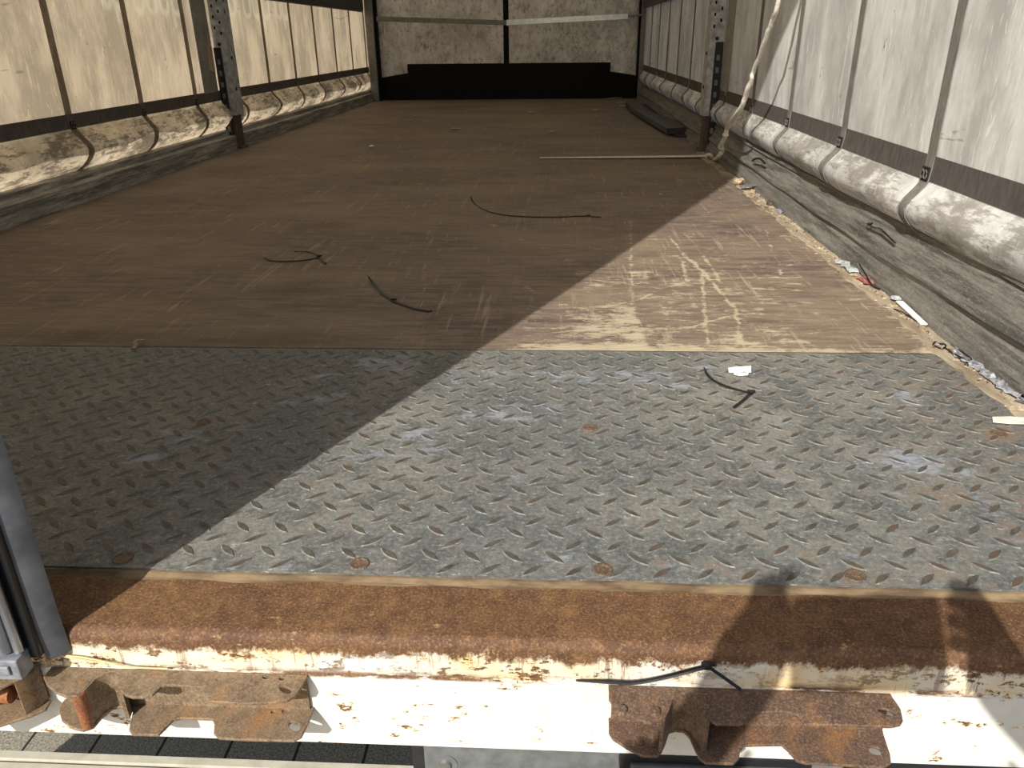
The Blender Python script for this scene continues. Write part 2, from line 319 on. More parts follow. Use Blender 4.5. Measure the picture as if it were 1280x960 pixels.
def grid(name, xs, ys, z, mat, attrs, parent=None):
    X, Y = np.meshgrid(xs, ys); n, m = len(ys), len(xs)
    co = np.stack([X, Y, np.broadcast_to(z, X.shape)], -1).reshape(-1, 3).astype(np.float32)
    i = (np.arange(n-1)[:, None]*m+np.arange(m-1)[None]).ravel(); F = np.stack([i, i+1, i+m+1, i+m], 1).ravel().astype(np.int32)
    me = bpy.data.meshes.new(name); me.vertices.add(len(co)); me.vertices.foreach_set('co', co.ravel())
    me.loops.add(len(F)); me.loops.foreach_set('vertex_index', F); me.polygons.add(len(F)//4)
    me.polygons.foreach_set('loop_start', np.arange(0, len(F), 4, dtype=np.int32)); me.polygons.foreach_set('loop_total', np.full(len(F)//4, 4, np.int32))
    me.update(calc_edges=True); me.materials.append(mat)
    for k, fn in attrs.items():
        a = me.attributes.new(k, 'FLOAT', 'POINT'); a.data.foreach_set('value', fn(X, Y).ravel().astype(np.float32))
    return link(bpy.data.objects.new(name, me), parent)

# distance field painting of wear (scratches, rubbed patches)
def stroke(A, X, Y, pts, w, s, soft=.6):
    pts = [(p[0], p[1]) for p in pts]
    d = np.full(X.shape, 1e9)
    for (x0, y0), (x1, y1) in zip(pts[:-1], pts[1:]):
        dx, dy = x1-x0, y1-y0; L = dx*dx+dy*dy+1e-12
        t = np.clip(((X-x0)*dx+(Y-y0)*dy)/L, 0, 1); d = np.minimum(d, np.hypot(X-x0-t*dx, Y-y0-t*dy))
    A[:] = np.maximum(A, s*np.clip((w-d)/(w*soft), 0, 1))
def blob(A, X, Y, px, py, rx, ry, s):
    p = PZ(px, py); q = PZ(px+rx, py); r = PZ(px, py-ry)
    a, b = abs(q.x-p.x), abs(r.y-p.y); d = np.hypot((X-p.x)/a, (Y-p.y)/b); A[:] = np.maximum(A, s*np.clip(1.3-d, 0, 1))
def c5(*a): return [PZ(650+x/3.4286, 180+y/3.4286) for x, y in a]
def fpx(*a): return [PZ(x, y) for x, y in a]

Y0, Y1, YB, XW = .668, 1.328, 7.71, 1.22      # plate front, plywood start, front bulkhead, half floor width
def floor_wear(X, Y):
    A = np.zeros(X.shape)
    A += .06*np.clip((2.9-Y)/1.2, 0, 1)*np.clip((X+.2)/.8, 0, 1)
    A += .26*np.clip((1.37-Y)/.04, 0, 1)*np.clip((X-.36)/.06, 0, 1)
    A += .15*np.clip((.665-X)/.01, 0, 1)*np.clip((X-.38)/.05, 0, 1)*np.clip((1.66-Y)/.15, 0, 1)
    A += .21*np.clip((X-.4)/.2, 0, 1)*np.clip((2.35-Y)/.5, 0, 1)*np.clip((1.25-X)/.35, .4, 1)
    A += .12*np.clip((X-.55)/.2, 0, 1)*np.clip(1-abs(Y-2.25)/.22, 0, 1)+.10*np.clip((X-.8)/.2, 0, 1)*np.clip((Y-2.4)/.2, 0, 1)*np.clip((3.1-Y)/.2, 0, 1)
    A += .14*np.clip((X-1.12)/.05, 0, 1)*np.clip((3.2-Y)/.6, 0, 1)
    for pts, w_, s_ in [
        (c5((640, 395), (700, 470), (780, 540), (880, 660), (925, 710), (940, 800), (945, 850)), .009, .55),
        (c5((765, 455), (830, 540), (865, 600)), .010, .45), (c5((690, 470), (740, 510), (780, 545)), .008, .5),
        (c5((780, 540), (785, 640), (795, 760), (810, 860)), .008, .5), (c5((475, 310), (475, 500), (480, 610), (485, 700)), .007, .42),
        (c5((740, 785), (800, 765), (880, 740), (1000, 725)), .007, .5), (c5((845, 575), (1000, 573), (1200, 572)), .007, .55),
        (c5((350, 700), (500, 670), (610, 620), (700, 595)), .011, .45), (c5((695, 500), (715, 590)), .009, .5),
        (c5((530, 510), (545, 600)), .022, .30), (c5((605, 520), (615, 600)), .018, .24), (c5((1055, 370), (1080, 460), (1110, 510), (1115, 560)), .008, .42),
        (c5((990, 470), (1010, 510), (1090, 525), (1155, 520)), .013, .32), (c5((1005, 620), (1190, 625)), .018, .42),
        (c5((890, 680), (1090, 682)), .02, .36), (c5((1040, 590), (1200, 600)), .008, .4), (c5((470, 550), (550, 548)), .008, .5), (c5((400, 803), (470, 803)), .013, .6),
        (c5((595, 860), (680, 858)), .012, .6), (c5((930, 850), (1020, 856)), .02, .4), (c5((920, 820), (960, 860)), .024, .42),
        (c5((1050, 770), (1080, 860)), .05, .3), (c5((1120, 840), (1230, 850)), .025, .42), (c5((730, 640), (745, 700)), .014, .4),
        (c5((560, 655), (620, 655)), .010, .4), (c5((410, 745), (480, 745)), .014, .4), (c5((670, 480), (690, 490)), .022, .4),
        (c5((520, 708), (600, 708)), .006, .5), (c5((510, 790), (540, 790)), .006, .5), (c5((620, 700), (640, 780)), .014, .28),
        (c5((740, 350), (880, 355)), .02, .2), (c5((720, 330), (870, 332)), .008, .36), (c5((905, 300), (940, 320)), .02, .24),
        (c5((1020, 780), (1060, 800), (1150, 790)), .03, .3), (c5((850, 525), (900, 525)), .008, .45), (c5((840, 500), (905, 500)), .006, .4),
        (c5((390, 195), (440, 150), (530, 90)), .010, .35), (c5((350, 155), (380, 200), (400, 260)), .008, .35),
        (c5((95, 270), (400, 262), (570, 258)), .008, .3), (c5((480, 300), (510, 280), (560, 265)), .010, .3),
        (c5((600, 210), (630, 250), (635, 300), (625, 350)), .009, .35), (c5((210, 420), (300, 320)), .009, .3), (c5((160, 320), (155, 400)), .006, .3),
        (c5((545, 140), (635, 137)), .012, .3), (c5((640, 170), (735, 168)), .012, .3), (c5((590, 250), (770, 240)), .008, .24), (c5((425, 80), (440, 120), (420, 160)), .010, .32),
        (c5((410, 310), (455, 320)), .03, .26), (c5((0, 620), (60, 625)), .022, .3), (c5((470, 120), (400, 190)), .008, .25),
        (fpx((500, 212), (530, 234), (560, 252), (600, 272), (650, 298), (712, 325)), .030, .26),
        (fpx((417, 366), (421, 353), (433, 338), (448, 322)), .009, .32), (fpx((540, 398), (550, 378)), .010, .3), (fpx((660, 358), (668, 366)), .018, .34),
        (fpx((380, 170), (480, 150)), .02, .12), (fpx((250, 300), (330, 296)), .008, .2), (fpx((620, 150), (690, 152)), .012, .22)]:
        B = np.zeros(X.shape); stroke(B, X+.0016*np.sin(70*Y+31*X)+.0008*np.sin(190*Y), Y+.0015*np.sin(85*X)+.0008*np.sin(230*X+40*Y), pts, w_*.85+.001, s_*.78, .95); A = np.maximum(A, np.minimum(A*.5+B, B+.12)*(B > 0))
    return A
def floor_stain(X, Y):
    A = np.zeros(X.shape)
    for px, py, rx, ry, s_ in [(400, 282, 40, 5, .42), (595, 356, 16, 6, .4), (365, 360, 40, 12, .3), (330, 425, 120, 12, .38), (540, 400, 14, 14, .3), (250, 375, 60, 10, .22),
                               (500, 160, 60, 4, .3), (555, 135, 40, 3, .3), (690, 140, 60, 4, .25), (220, 290, 70, 6, .2), (120, 420, 110, 8, .35)]:
        blob(A, X, Y, px, py, rx, ry, s_)
    for d_ in (1.36, 1.365): A = np.maximum(A, .0)
    return A
xs = np.linspace(-XW, XW, 489)
ys = np.concatenate([np.arange(Y1, 2.7, .005), np.arange(2.7, 4.2, .010), np.arange(4.2, YB, .05), [YB+.02]])
fl = grid('floor', xs, ys, 0., M['ply'], {'wear': floor_wear, 'stain': floor_stain}); tag(fl, kind='structure')
# underside deck
MB().box(-1.24, 1.24, .70, 7.8, -.14, -.012).build('subfloor', M['darksteel'], fl)

# ------------------------------------------------------------------ tread plate
def white_st(X, Y):
    A = np.zeros(X.shape)
    for b in [(200, 545, 60, 14, .42), (185, 572, 40, 10, .4), (310, 535, 30, 9, .42), (400, 500, 50, 14, .3), (480, 455, 70, 14, .42), (410, 470, 24, 5, .5), (520, 545, 60, 26, .34), (470, 560, 60, 18, .30),
              (620, 515, 60, 14, .38), (690, 508, 60, 10, .32), (760, 470, 120, 14, .34), (820, 480, 70, 16, .32), (900, 455, 50, 8, .25), (1130, 500, 60, 14, .34), (1140, 580, 80, 20, .50), (1060, 470, 60, 10, .25),
              (540, 660, 30, 8, .3), (600, 470, 60, 10, .3), (450, 690, 40, 8, .3), (700, 700, 20, 8, .3), (1200, 590, 30, 8, .4), (215, 690, 20, 8, .2)]: blob(A, X, Y, *b)
    return A
def rust_st(X, Y):
    A = .34*np.clip((X-.85)/.3, 0, 1)*np.ones(Y.shape)
    A = np.maximum(A, .26*np.clip((.76-Y)/.08, 0, 1)*np.clip((X-.5)/.3, 0, 1))
    for b in [(395, 602, 7, 4, 1.), (236, 580, 5, 4, .6), (738, 540, 18, 10, .5), (1070, 722, 40, 16, .6), (1250, 545, 40, 16, .65), (450, 703, 20, 9, .45), (753, 714, 20, 9, .45), (400, 660, 60, 8, .18),
              (430, 580, 30, 5, .3), (262, 528, 12, 5, .4), (1190, 620, 80, 30, .4), (880, 700, 80, 20, .22), (330, 560, 40, 8, .2)]: blob(A, X, Y, *b)
    return A
tp = thing('tread_plate', 'galvanised steel tread plate with raised diamonds across the rear of the cargo floor', 'metal plate', (0, 1.0, 0))
plate = grid('plate_sheet', np.linspace(-XW, 1.19, 300), np.linspace(Y0, Y1-.0025, 84), 0., M['plate'], {'white': white_st, 'rust': rust_st})
plate.parent = tp; plate.location = (0, -1.0, 0)
MB().box(-XW, 1.19, Y0, Y1-.0025, -.005, -.0004).build('sheet_edge', M['plate'], tp)
mb = MB(); P_ = .0465; W_ = .0232
def lens(cx, cy, ang, L=.0168, B=.0054, h=.0011):
    ca, sa = math.cos(ang), math.sin(ang); out = []; inn = []
    n = 6
    for side in (1, -1):
        for i in range(n):
            t = -1+2*i/n if side > 0 else 1-2*i/n
            yy = side*B*(1-t*t)
            out.append((L*t, yy)); inn.append((L*.84*t, yy*.66))
    tr = lambda p, z: (cx+p[0]*ca-p[1]*sa, cy+p[0]*sa+p[1]*ca, z)
    N = len(out)
    mb.add([tr(p, -.0003) for p in out]+[tr(p, h) for p in inn], [(i, (i+1) % N, N+(i+1) % N, N+i) for i in range(N)], 0)
    mb.add([tr(p, h) for p in inn], [tuple(range(N))], 1)
bolts = [(x, .684) for x in (-.80, -.532, -.264, .005, .274, .542, .811, 1.08)]+[(x, 1.018) for x in (-.63, -.045, .542, 1.13)]
j = 0; y = Y0+.012
while y < Y1-.006:
    x = -XW+.012+(W_ if j % 2 else 0)
    while x < 1.182:
        if all((x-bx)**2+(y-by)**2 > .013**2 for bx, by in bolts):
            lens(x, y, math.radians(42 if j % 2 == 0 else -42)+random.uniform(-.03, .03))
        x += P_
    y += W_; j += 1
dm = mb.build('raised_diamonds', [M['plate'], M['lens']], tp)
co = np.array([v.co for v in dm.data.vertices]); X_, Y_ = co[:, 0], co[:, 1]+1.0
for k, fn in (('rust', rust_st), ('white', white_st)):
    a = dm.data.attributes.new(k, 'FLOAT', 'POINT'); a.data.foreach_set('value', fn(X_, Y_).astype(np.float32))
for bx, by in bolts:
    b = MB(); n = 20; rs = [(.0115, .0003), (.0105, .0016), (.0088, .0016), (.0075, .0006), (.0035, .0009)]
    v = [(bx+r*math.cos(2*math.pi*i/n), by+r*math.sin(2*math.pi*i/n), z) for r, z in rs for i in range(n)]
    f = [(q*n+i, q*n+(i+1) % n, (q+1)*n+(i+1) % n, (q+1)*n+i) for q in range(4) for i in range(n)]+[tuple(4*n+i for i in range(n))]
    b.add(v, f); b.build('bolt_head', M['bolt'], tp, smooth=True)

# ------------------------------------------------------------------ rear sill
FY, ZL, ZB = .575, -.053, -.147
sill = thing('rear_sill', 'rusty folded sill beam with white painted face at the edge of the cargo floor', 'sill beam', (0, .6, 0))
prof = [(.700, -.0058), (.652, -.0058), (.640, -.0062), (.600, -.0062)]
for i in range(0, 8):
    t = i/7*math.pi/2; prof.append((.587-.011*math.sin(t), -.0172+.011*math.cos(t)))
prof += [(FY+.001, ZL+.001), (FY-.0015, ZL-.0015), (FY-.0015, ZB), (FY+.010, ZB), (.62, ZB+.01), (.70, -.06)]
MB().extr(prof, -1.27, 1.27).build('sill_beam', M['sill'], sill, auto=.6)
def swob(k, t, a, b): return (a+.0012*math.sin(t*31)*math.sin(t*7.7), b+.0004*math.sin(t*47))
MB().extr([(.6672, -.006), (.6672, -.0018), (.664, -.0022), (.659, -.0052), (.655, -.006)], -1.22, 1.19, n=140, wob=swob).build('sealant_strip', M['gap_strip'], sill)
tag(sill.children[-1], label='thin pale strip of sealant where the plate meets the sill')

# ------------------------------------------------------------------ side curtains, rails
def cprof(s, y):          # (x, z) of the curtain for side s at depth y
    ph = (y-(1.705 if s > 0 else 2.845))/.535; f = abs((ph+.5) % 1-.5)*2   # 0 at strap, 1 mid-panel
    bl = .004*f+.005*math.sin(y*3.1+s)+.003*math.sin(y*9)
    base = [(1.300, .085), (1.283, .100), (1.262, .115), (1.243, .135), (1.232, .155), (1.229, .175), (1.236, .195), (1.252, .215), (1.266, .232), (1.272, .245), (1.274, .27), (1.275, .295), (1.274, .33)]
    if s > 0: base = [(1.300, .110), (1.290, .123), (1.270, .138), (1.252, .154), (1.242, .170), (1.237, .188), (1.242, .205), (1.255, .221), (1.266, .234), (1.272, .245), (1.274, .27), (1.275, .295), (1.274, .33)]
    out = []
    for i, (x, z) in enumerate(base):
        k = max(0, 1-abs(i-5)/5); out.append((s*(x-bl*k*1.4-.003*k*math.sin(y*17+i)), z+.003*k*math.sin(y*5+s)))
    for z in (.40, .5, .6, .75, .95, 1.2, 1.6, 2.0, 2.49):
        out.append((s*(1.274+.006*f*math.sin(z*2.1+y)), z))
    return out
def straps(s): 
    y = 1.705 if s > 0 else 2.845
    while y-.535 > .68: y -= .535
    o = []
    while y < 7.68: o.append(y); y += .535
    return o
for s, wn, cm in ((-1, 'left', 'cur_l'), (1, 'right', 'cur_r')):
    yy = np.arange(.66, 7.74, .045 if s > 0 else .014); m = MB()
    def rows(y):
        p = cprof(s, y)
        if s > 0: return p
        zz = [q[1] for q in p if q[1] < .55]+[.56+.011*i for i in range(22)]+[.9, 1.2, 1.6, 2.0, 2.49]
        return [(float(np.interp(z, [q[1] for q in p], [q[0] for q in p])), z) for z in zz]
    n = len(rows(1.))
    for y in yy: m.v += [(x, float(y), z) for x, z in rows(float(y))]
    for i in range(len(yy)-1):
        for k in range(n-1): m.f.append((i*n+k, i*n+k+1, (i+1)*n+k+1, (i+1)*n+k)); m.mi.append(0)
    wl = m.build('wall_'+wn, M[cm], None, smooth=True, recalc=False); tag(wl, kind='structure')
    if s < 0:      # faint pale lettering showing through the tarpaulin high on the panels
        co = np.array(m.v); Y_, Z_ = co[:, 1], co[:, 2]; A = np.zeros(len(co))
        for (pa, pb, nn, hh) in ((128, 155, 2, 8), (166, 228, 4, 14), (240, 250, 1, 14), (285, 296, 1, 18), (303, 338, 3, 20), (344, 360, 2, 22)):
            for i in range(nn):
                a_, b_ = PX(pa+(pb-pa)*(i+.1)/nn, 0, -1.27), PX(pa+(pb-pa)*(i+.8)/nn, 0, -1.27); zb = PX(pa, hh, -1.27).z
                U = [(a_.y, a_.z+.04)]+[(a_.y+(b_.y-a_.y)*(.5-.5*math.cos(t)), zb+.03-.03*math.sin(t)) for t in [k*math.pi/6 for k in range(7)]]+[(b_.y, b_.z+.04)]
                stroke(A, Y_, Z_, U, .020, 1., .8)
                if i == nn-1: stroke(A, Y_, Z_, [(a_.y, zb+.03), (a_.y+.01, zb-.05)], .018, 1., .8)
        at = wl.data.attributes.new('print', 'FLOAT', 'POINT'); at.data.foreach_set('value', A.astype(np.float32))
    def ribbon(y0, y1, i0, i1, off, th, name, mat, step=.03, parent=wl, smooth=True):
        q = MB(); k = max(1, int(round((y1-y0)/step))); cols = []
        for a in range(k+1):
            y = y0+(y1-y0)*a/k; pr = cprof(s, y)[i0:i1]
            for o_ in (off, off+th): q.v += [(x-s*o_, y, z) for x, z in pr]
        N = i1-i0
        for a in range(k):
            b = a*2*N
            for t in range(N-1):
                q.f += [(b+t, b+t+1, b+2*N+t+1, b+2*N+t), (b+N+t, b+3*N+t, b+3*N+t+1, b+N+t+1)]
            q.f += [(b, b+2*N, b+3*N, b+N), (b+N-1, b+2*N-1, b+4*N-1, b+3*N-1)]
        for b in (0, k*2*N):
            for t in range(N-1): q.f.append((b+t, b+N+t, b+N+t+1, b+t+1))
        q.mi = [0]*len(q.f); return q.build(name, mat, parent, smooth=False, auto=.7)
    ribbon(.67, 7.72, 9, 12, .001, .0015, 'webbing_band', M['band'], .045)
    for y in straps(s):
        ribbon(y-.019, y+.019, 11, 22, .0015, .002, 'webbing_strap', M['strap' if s < 0 else 'strap_r'], .038)
        ribbon(y-.017, y+.017, 0, 12, .003, .002, 'webbing_strap', M['strap' if s < 0 else 'strap_r'], .034)
        if y < 4.6:
            x = cprof(s, y)[9][0]-s*.007; b = MB()
            b.box(min(x, x+s*.004), max(x, x+s*.004), y-.015, y+.015, .243, .272, 0)
            for dy in (-.0075, .0075):
                b.cyl((x-s*.0005, y+dy, .2575), .005, (s, 0, 0), .003, 12, 1)
                b.tube([(x-s*.002, y+dy+.0065*math.cos(t), .2575+.009*math.sin(t)) for t in [i*math.pi/6 for i in range(13)]], .0014, 6, 2)
            b.build('buckle', [M['darksteel'], M['hole'], M['alu_dull']], wl)
    # rub rail at the floor edge
    def rw(k, y, a, b):
        if s > 0 and 2 <= k <= 10: b += (.022*min(1, max(0, (3-y)/1.5))+.006)*min(1, (k-1)/5)
        if s > 0 and k in (2, 3, 4): return (a+.006*math.sin(y*6+.5)*math.exp(-((y-2.1)/1.2)**2)*(1 if k == 2 else .4), b+.006*math.sin(y*2.3)+.002*math.sin(y*13))
        if s > 0 and k in (6, 7): return (a, b+.003*math.sin(y*4+1))
        return (a, b+.0008*math.sin(y*9))
    if s > 0: pr = [(1.222, -.02), (1.226, .0), (1.246, .048), (1.238, .056), (1.240, .062), (1.258, .088), (1.268, .110), (1.262, .114), (1.264, .121), (1.292, .128), (1.300, .124), (1.300, -.02)]
    else: pr = [(-1.222, -.02), (-1.224, .0), (-1.228, .066), (-1.234, .070), (-1.252, .072), (-1.256, .092), (-1.262, .097), (-1.300, .098), (-1.300, -.02)]
    bb = MB().extr(pr, .69, 7.7, axis='y', n=230, wob=rw)  .build('baseboard_'+wn, M['rail' if s > 0 else 'rail_l'], None, auto=.5); tag(bb, kind='structure')
# splintered wood strip along the right edge of the floor
def ew(k, y, a, b): return (a+(.004*math.sin(y*13)+.003*math.sin(y*41)+.002*math.sin(y*97) if k in (0, 1) else 0), b+(.0008*math.sin(y*57) if k in (1, 2) else 0))
q = MB().extr([(1.178, -.003), (1.180, .0016), (1.221, .0020), (1.221, -.003)], .70, 4.0, axis='y', n=330, wob=ew).build('floor_edge_strip', M['edge'], fl, recalc=True)

# ------------------------------------------------------------------ front bulkhead
bw = MB().box(-1.30, 1.30, YB+.02, YB+.06, -.1, 2.5).build('wall_back', M['back']); tag(bw, kind='structure')
for x0, x1 in ((-1.135, .0), (.05, 1.215)):
    MB().box(x0, x1, YB+.008, YB+.022, .02, 2.48).build('plywood_panel', M['back'], bw, bevel=.004)
MB().box(.0, .05, YB+.012, YB+.03, .02, 2.48).build('joint_strip', M['black'], bw)
kp = MB(); poly = [(-1.15, .001), (1.25, .001), (1.25, .195), (.985, .235), (.985, .312), (-.9, .316), (-.9, .238), (-1.15, .20)]
kp.v = [(x, YB-.018, z) for x, z in poly]+[(x, YB+.007, z) for x, z in poly]; n = len(poly)
kp.f = [tuple(range(n)), tuple(range(2*n-1, n-1, -1))]+[(i, (i+1) % n, n+(i+1) % n, n+i) for i in range(n)]; kp.mi = [0]*len(kp.f)
kp.v = [(x, y-0, z) for x, y, z in kp.v]
k_ = kp.build('kick_plate', M['black'], None, (0, YB-.01, 0)); tag(k_, 'matt black stepped kick plate covering the foot of the front bulkhead', 'kick plate')
for s, lb in ((-1, 'grey steel corner post left of the front bulkhead'), (1, 'grey steel corner post right of the front bulkhead')):
    t = thing('corner_post', lb, 'post', (s*1.19, 7.62, 0), 'corner posts at the front bulkhead')
    x0, x1 = sorted((s*1.165, s*1.235)) if s < 0 else (1.235, 1.275)
    box_obj('post_body', M['alu_dull'], t, x0, x1, 7.58, 7.69, 0, 2.48, bevel=.004)
    x2, x3 = (-1.165, -1.145) if s < 0 else (1.22, 1.235)
    box_obj('gap_strip', M['black'], t, x2, x3, 7.62, 7.69, 0, 2.48)  # black strip stands in for the shade of the gap here
# load bar
lb = thing('load_bar', 'aluminium telescopic load bar spanning high across the front bulkhead', 'load bar', (.03, 7.58, .7))
YR = 7.55
a, b, c, d = PY(471, 23.5, YR), PY(636, 28.5, YR), PY(785, 20.5, YR), PY(802, 18.5, YR)
def bar(p, q, h, name, mat):
    m = MB(); m.v = [(v.x, v.y+dy, v.z+dz) for v in (p, q) for dy, dz in ((-.018, -h), (.018, -h), (.018, h), (-.018, h))]
    m.f = [(0, 1, 2, 3), (7, 6, 5, 4)]+[(i, (i+1) % 4, 4+(i+1) % 4, 4+i) for i in range(4)]; m.mi = [0]*6; return m.build(name, mat, lb, bevel=.003)
bar(a, b, .020, 'outer_tube', M['alu_dull']); bar(b+Vector((-.02, -.004, 0)), c, .024, 'sleeve_tube', M['alu']); tag(lb.children[-1], label='bright clean aluminium sleeve')
bar(c, d, .009, 'end_rod', M['alu_dull'])

# ------------------------------------------------------------------ sliding side posts
def post(s, yb, lbl):
    t = thing('side_post', lbl, 'post', (s*1.235, yb+.05, 0), 'perforated posts halfway along the sides')
    xi = s*1.205; xo = s*1.268
    def bx(x0, x1, *r): return (min(x0, x1), max(x0, x1))+r
    m = MB().box(*bx(xi, xo, yb, yb+.11, .17, 2.46)); chn = m
    m = MB().box(*bx(xo-s*.035, xo+s*.002, yb-.012, yb-.0005, .04, .50)); m.build('black_insert', M['darksteel'], t, bevel=.002)
    for i in range(7): MB().box(*bx(xo-s*.026, xo-s*.012, yb-.0135, yb-.012, .09+i*.055, .115+i*.055)).build('lock_notch', M['alu_dull'], t)
    m = MB().box(*bx(xi+s*.008, xo-s*.004, yb+.008, yb+.085, .0, .172)); m.box(*bx(xi-s*.006, xo, yb-.01, yb+.10, .0, .012)); m.build('post_foot', M['foot'], t, bevel=.003)
    m = chn
    for i in range(34):
        z = .56+i*.05
        m.box(*bx(xo-s*.052, xo-s*.044, yb-.0008, yb+.001, z, z+.014), 1); m.box(*bx(xo-s*.022, xo-s*.014, yb-.0008, yb+.001, z+.025, z+.039), 1)
        if z > .62: m.box(*bx(xi-s*.0008, xi+s*.001, yb+.045, yb+.055, z, z+.014), 1)
    m.build('galvanised_channel', [M['galv'], M['hole']], t)
    for c_, ax_, h_ in (((xo-s*.03, yb-.006, .515), (0, 1, 0), .006), ((xi, yb+.05, .45), (-s, 0, 0), .004), ((xi, yb+.05, .30), (-s, 0, 0), .004)):
        MB().cyl(c_, .0085, ax_, h_, 12).build('rivet', M['darksteel'], t)
    # broad flat strap sewn to the curtain just behind the post
    m = MB().box(*bx(s*1.2695, s*1.272, yb-.20, yb-.03, .29, 2.46)); m.build('cover_flap', M['pvc'], t)
    m = MB().box(*bx(xo, s*1.30, yb+.02, yb+.09, .9, 2.46)); m.build('roller_bracket', M['darksteel'], t)
post(-1, 4.22, 'pale galvanised perforated post standing at the cream left curtain')
post(1, 4.00, 'pale galvanised perforated post beside the hanging rope at the right curtain')

# slat pocket along both sides, above the panels seen
for s, lbl in ((-1, 'dark grey ribbed slat running along the cream left curtain above the load bar height'), (1, 'dark grey ribbed slat running along the right curtain near the front bulkhead')):
    m = MB(); y0_ = 4.46 if s < 0 else 4.25
    def lw(k, y, a, b): return (a, b)
    pr = [(s*1.262, .752), (s*1.245, .755), (s*1.240, .78), (s*1.240, .93), (s*1.245, .955), (s*1.262, .958)]
    m.extr(pr, y0_, 7.56, axis='y', n=2)
    y = y0_+.02
    while y < 7.54: m.box(*sorted((s*1.2405, s*1.2375)), y, y+.012, .775, .935); y += .045
    m.build('side_slat', M['lath'], bpy.data.objects['wall_left' if s < 0 else 'wall_right'])

# ------------------------------------------------------------------ roof and rear frame
r = MB().box(-1.3, 1.3, .56, 7.8, 2.50, 2.505).build('ceiling', M['roof']); tag(r, kind='structure')
for i in range(9): MB().box(-1.27, 1.27, 1.2+i*.8, 1.24+i*.8, 2.46, 2.50).build('roof_bow', M['alu_dull'], r)
fr = MB().box(-1.32, 1.32, .575, .66, 2.485, 2.60).build('trim_1', M['door'], bevel=.006); tag(fr, kind='structure')
fr = MB().box(-1.34, -1.27, .575, .66, -.147, 2.6).build('trim_2', M['door'], bevel=.004); tag(fr, kind='structure')
fr = MB().box(1.262, 1.34, .60, .66, -.147, 2.6).build('trim_3', M['door'], bevel=.004); tag(fr, kind='structure')

# ------------------------------------------------------------------ closed left rear door
dr = thing('rear_door', 'closed left rear door with rubber seal and silver edge profile', 'door', (-.62, .56, -.02))
XD = 0.0   # free edge
DX = XD-.006
MB().box(-1.30, -.105, .530, .560, -.02, 2.52).build('door_panel', M['door'], dr, bevel=.003)
MB().box(-.105, -.014, .552, .566, -.022, 2.52).build('edge_channel', M['gloss'], dr, bevel=.003)
q = MB()
pr = [(XD+.002, .5735), (XD, .5700), (-.006, .5630), (-.014, .5585), (-.017, .5610), (-.015, .567), (-.008, .5735)]
q.v = []; zs = [-.031, -.02, .0, .03, .08, .5, 2.5]
for i, z in enumerate(zs):
    k = {0: .006, 1: .004, 2: .001}.get(i, 0)
    q.v += [(x, y+k*.3, z) for x, y in pr]
n = len(pr)
for i in range(len(zs)-1):
    for j_ in range(n): q.f.append((i*n+j_, i*n+(j_+1) % n, (i+1)*n+(j_+1) % n, (i+1)*n+j_))
q.f += [tuple(range(n)), tuple(range((len(zs)-1)*n, len(zs)*n))[::-1]]; q.mi = [0]*len(q.f)
q.build('rubber_seal', M['rubber'], dr, auto=.7)
for x, r_ in ((-.027, .0045), (-.039, .006), (-.053, .0065), (-.069, .0065), (-.085, .0065)):
    q = MB(); q.tube([(x, .546, -.006), (x, .546, 2.5)], r_, 14); q.build('profile_rib', M['profile'], dr, auto=.9)
MB().box(-.102, -.024, .546, .5525, -.006, 2.5).build('profile_base', M['gloss'], dr)
q = MB(); q.box(-.062, -.023, .534, .553, -.032, -.008); q.box(-.056, -.031, .531, .534, -.024, -.013); q.build('end_cap', M['cap'], dr, bevel=.003)

# ------------------------------------------------------------------ door keepers
def plate_poly(outline, holes, z, th, name, mat, parent):
    bm = bmesh.new(); edges = []
    for lp in [outline]+holes:
        vs = [bm.verts.new((p[0], p[1], z)) for p in lp]; edges += [bm.edges.new((vs[i], vs[(i+1) % len(vs)])) for i in range(len(vs))]
    bmesh.ops.triangle_fill(bm, edges=edges, use_beauty=True)
    ex = bmesh.ops.extrude_face_region(bm, geom=bm.faces[:]); bmesh.ops.translate(bm, verts=[v for v in ex['geom'] if isinstance(v, bmesh.types.BMVert)], vec=(0, 0, -th))
    bmesh.ops.recalc_face_normals(bm, faces=bm.faces); o0 = wloc(parent)
    bmesh.ops.translate(bm, verts=bm.verts, vec=-o0)
    me = bpy.data.meshes.new(name); bm.to_mesh(me); bm.free(); me.materials.append(mat)
    o = link(bpy.data.objects.new(name, me), parent); b = o.modifiers.new('bevel', 'BEVEL'); b.width = .0009; b.segments = 2; b.limit_method = 'ANGLE'; b.angle_limit = .9
    return o
def hol(px, py, rx, ry, rot, z, n=14):
    return [tuple(PZ(px+rx*math.cos(t)*math.cos(rot)-ry*math.sin(t)*math.sin(rot), py+rx*math.cos(t)*math.sin(rot)+ry*math.sin(t)*math.cos(rot), z))[:2] for t in [2*math.pi*i/n for i in range(n)]]
def wall_path(pts, z0, z1, th, name, mat, parent):
    q = MB(); n = len(pts); pts = [Vector((p[0], p[1], 0)) for p in pts]
    for i, p in enumerate(pts):
        t = (pts[min(i+1, n-1)]-pts[max(i-1, 0)]).normalized(); nn = Vector((-t.y, t.x, 0))*th/2
        q.v += [tuple(p+nn+Vector((0, 0, z0))), tuple(p-nn+Vector((0, 0, z0))), tuple(p-nn+Vector((0, 0, z1))), tuple(p+nn+Vector((0, 0, z1)))]
    for i in range(n-1):
        for k in range(4): q.f.append((i*4+k, i*4+(k+1) % 4, i*4+4+(k+1) % 4, i*4+4+k))
    q.f += [(0, 1, 2, 3), (4*n-1, 4*n-2, 4*n-3, 4*n-4)]; q.mi = [0]*len(q.f); return q.build(name, mat, parent, auto=.7)
FB = FY-.0018
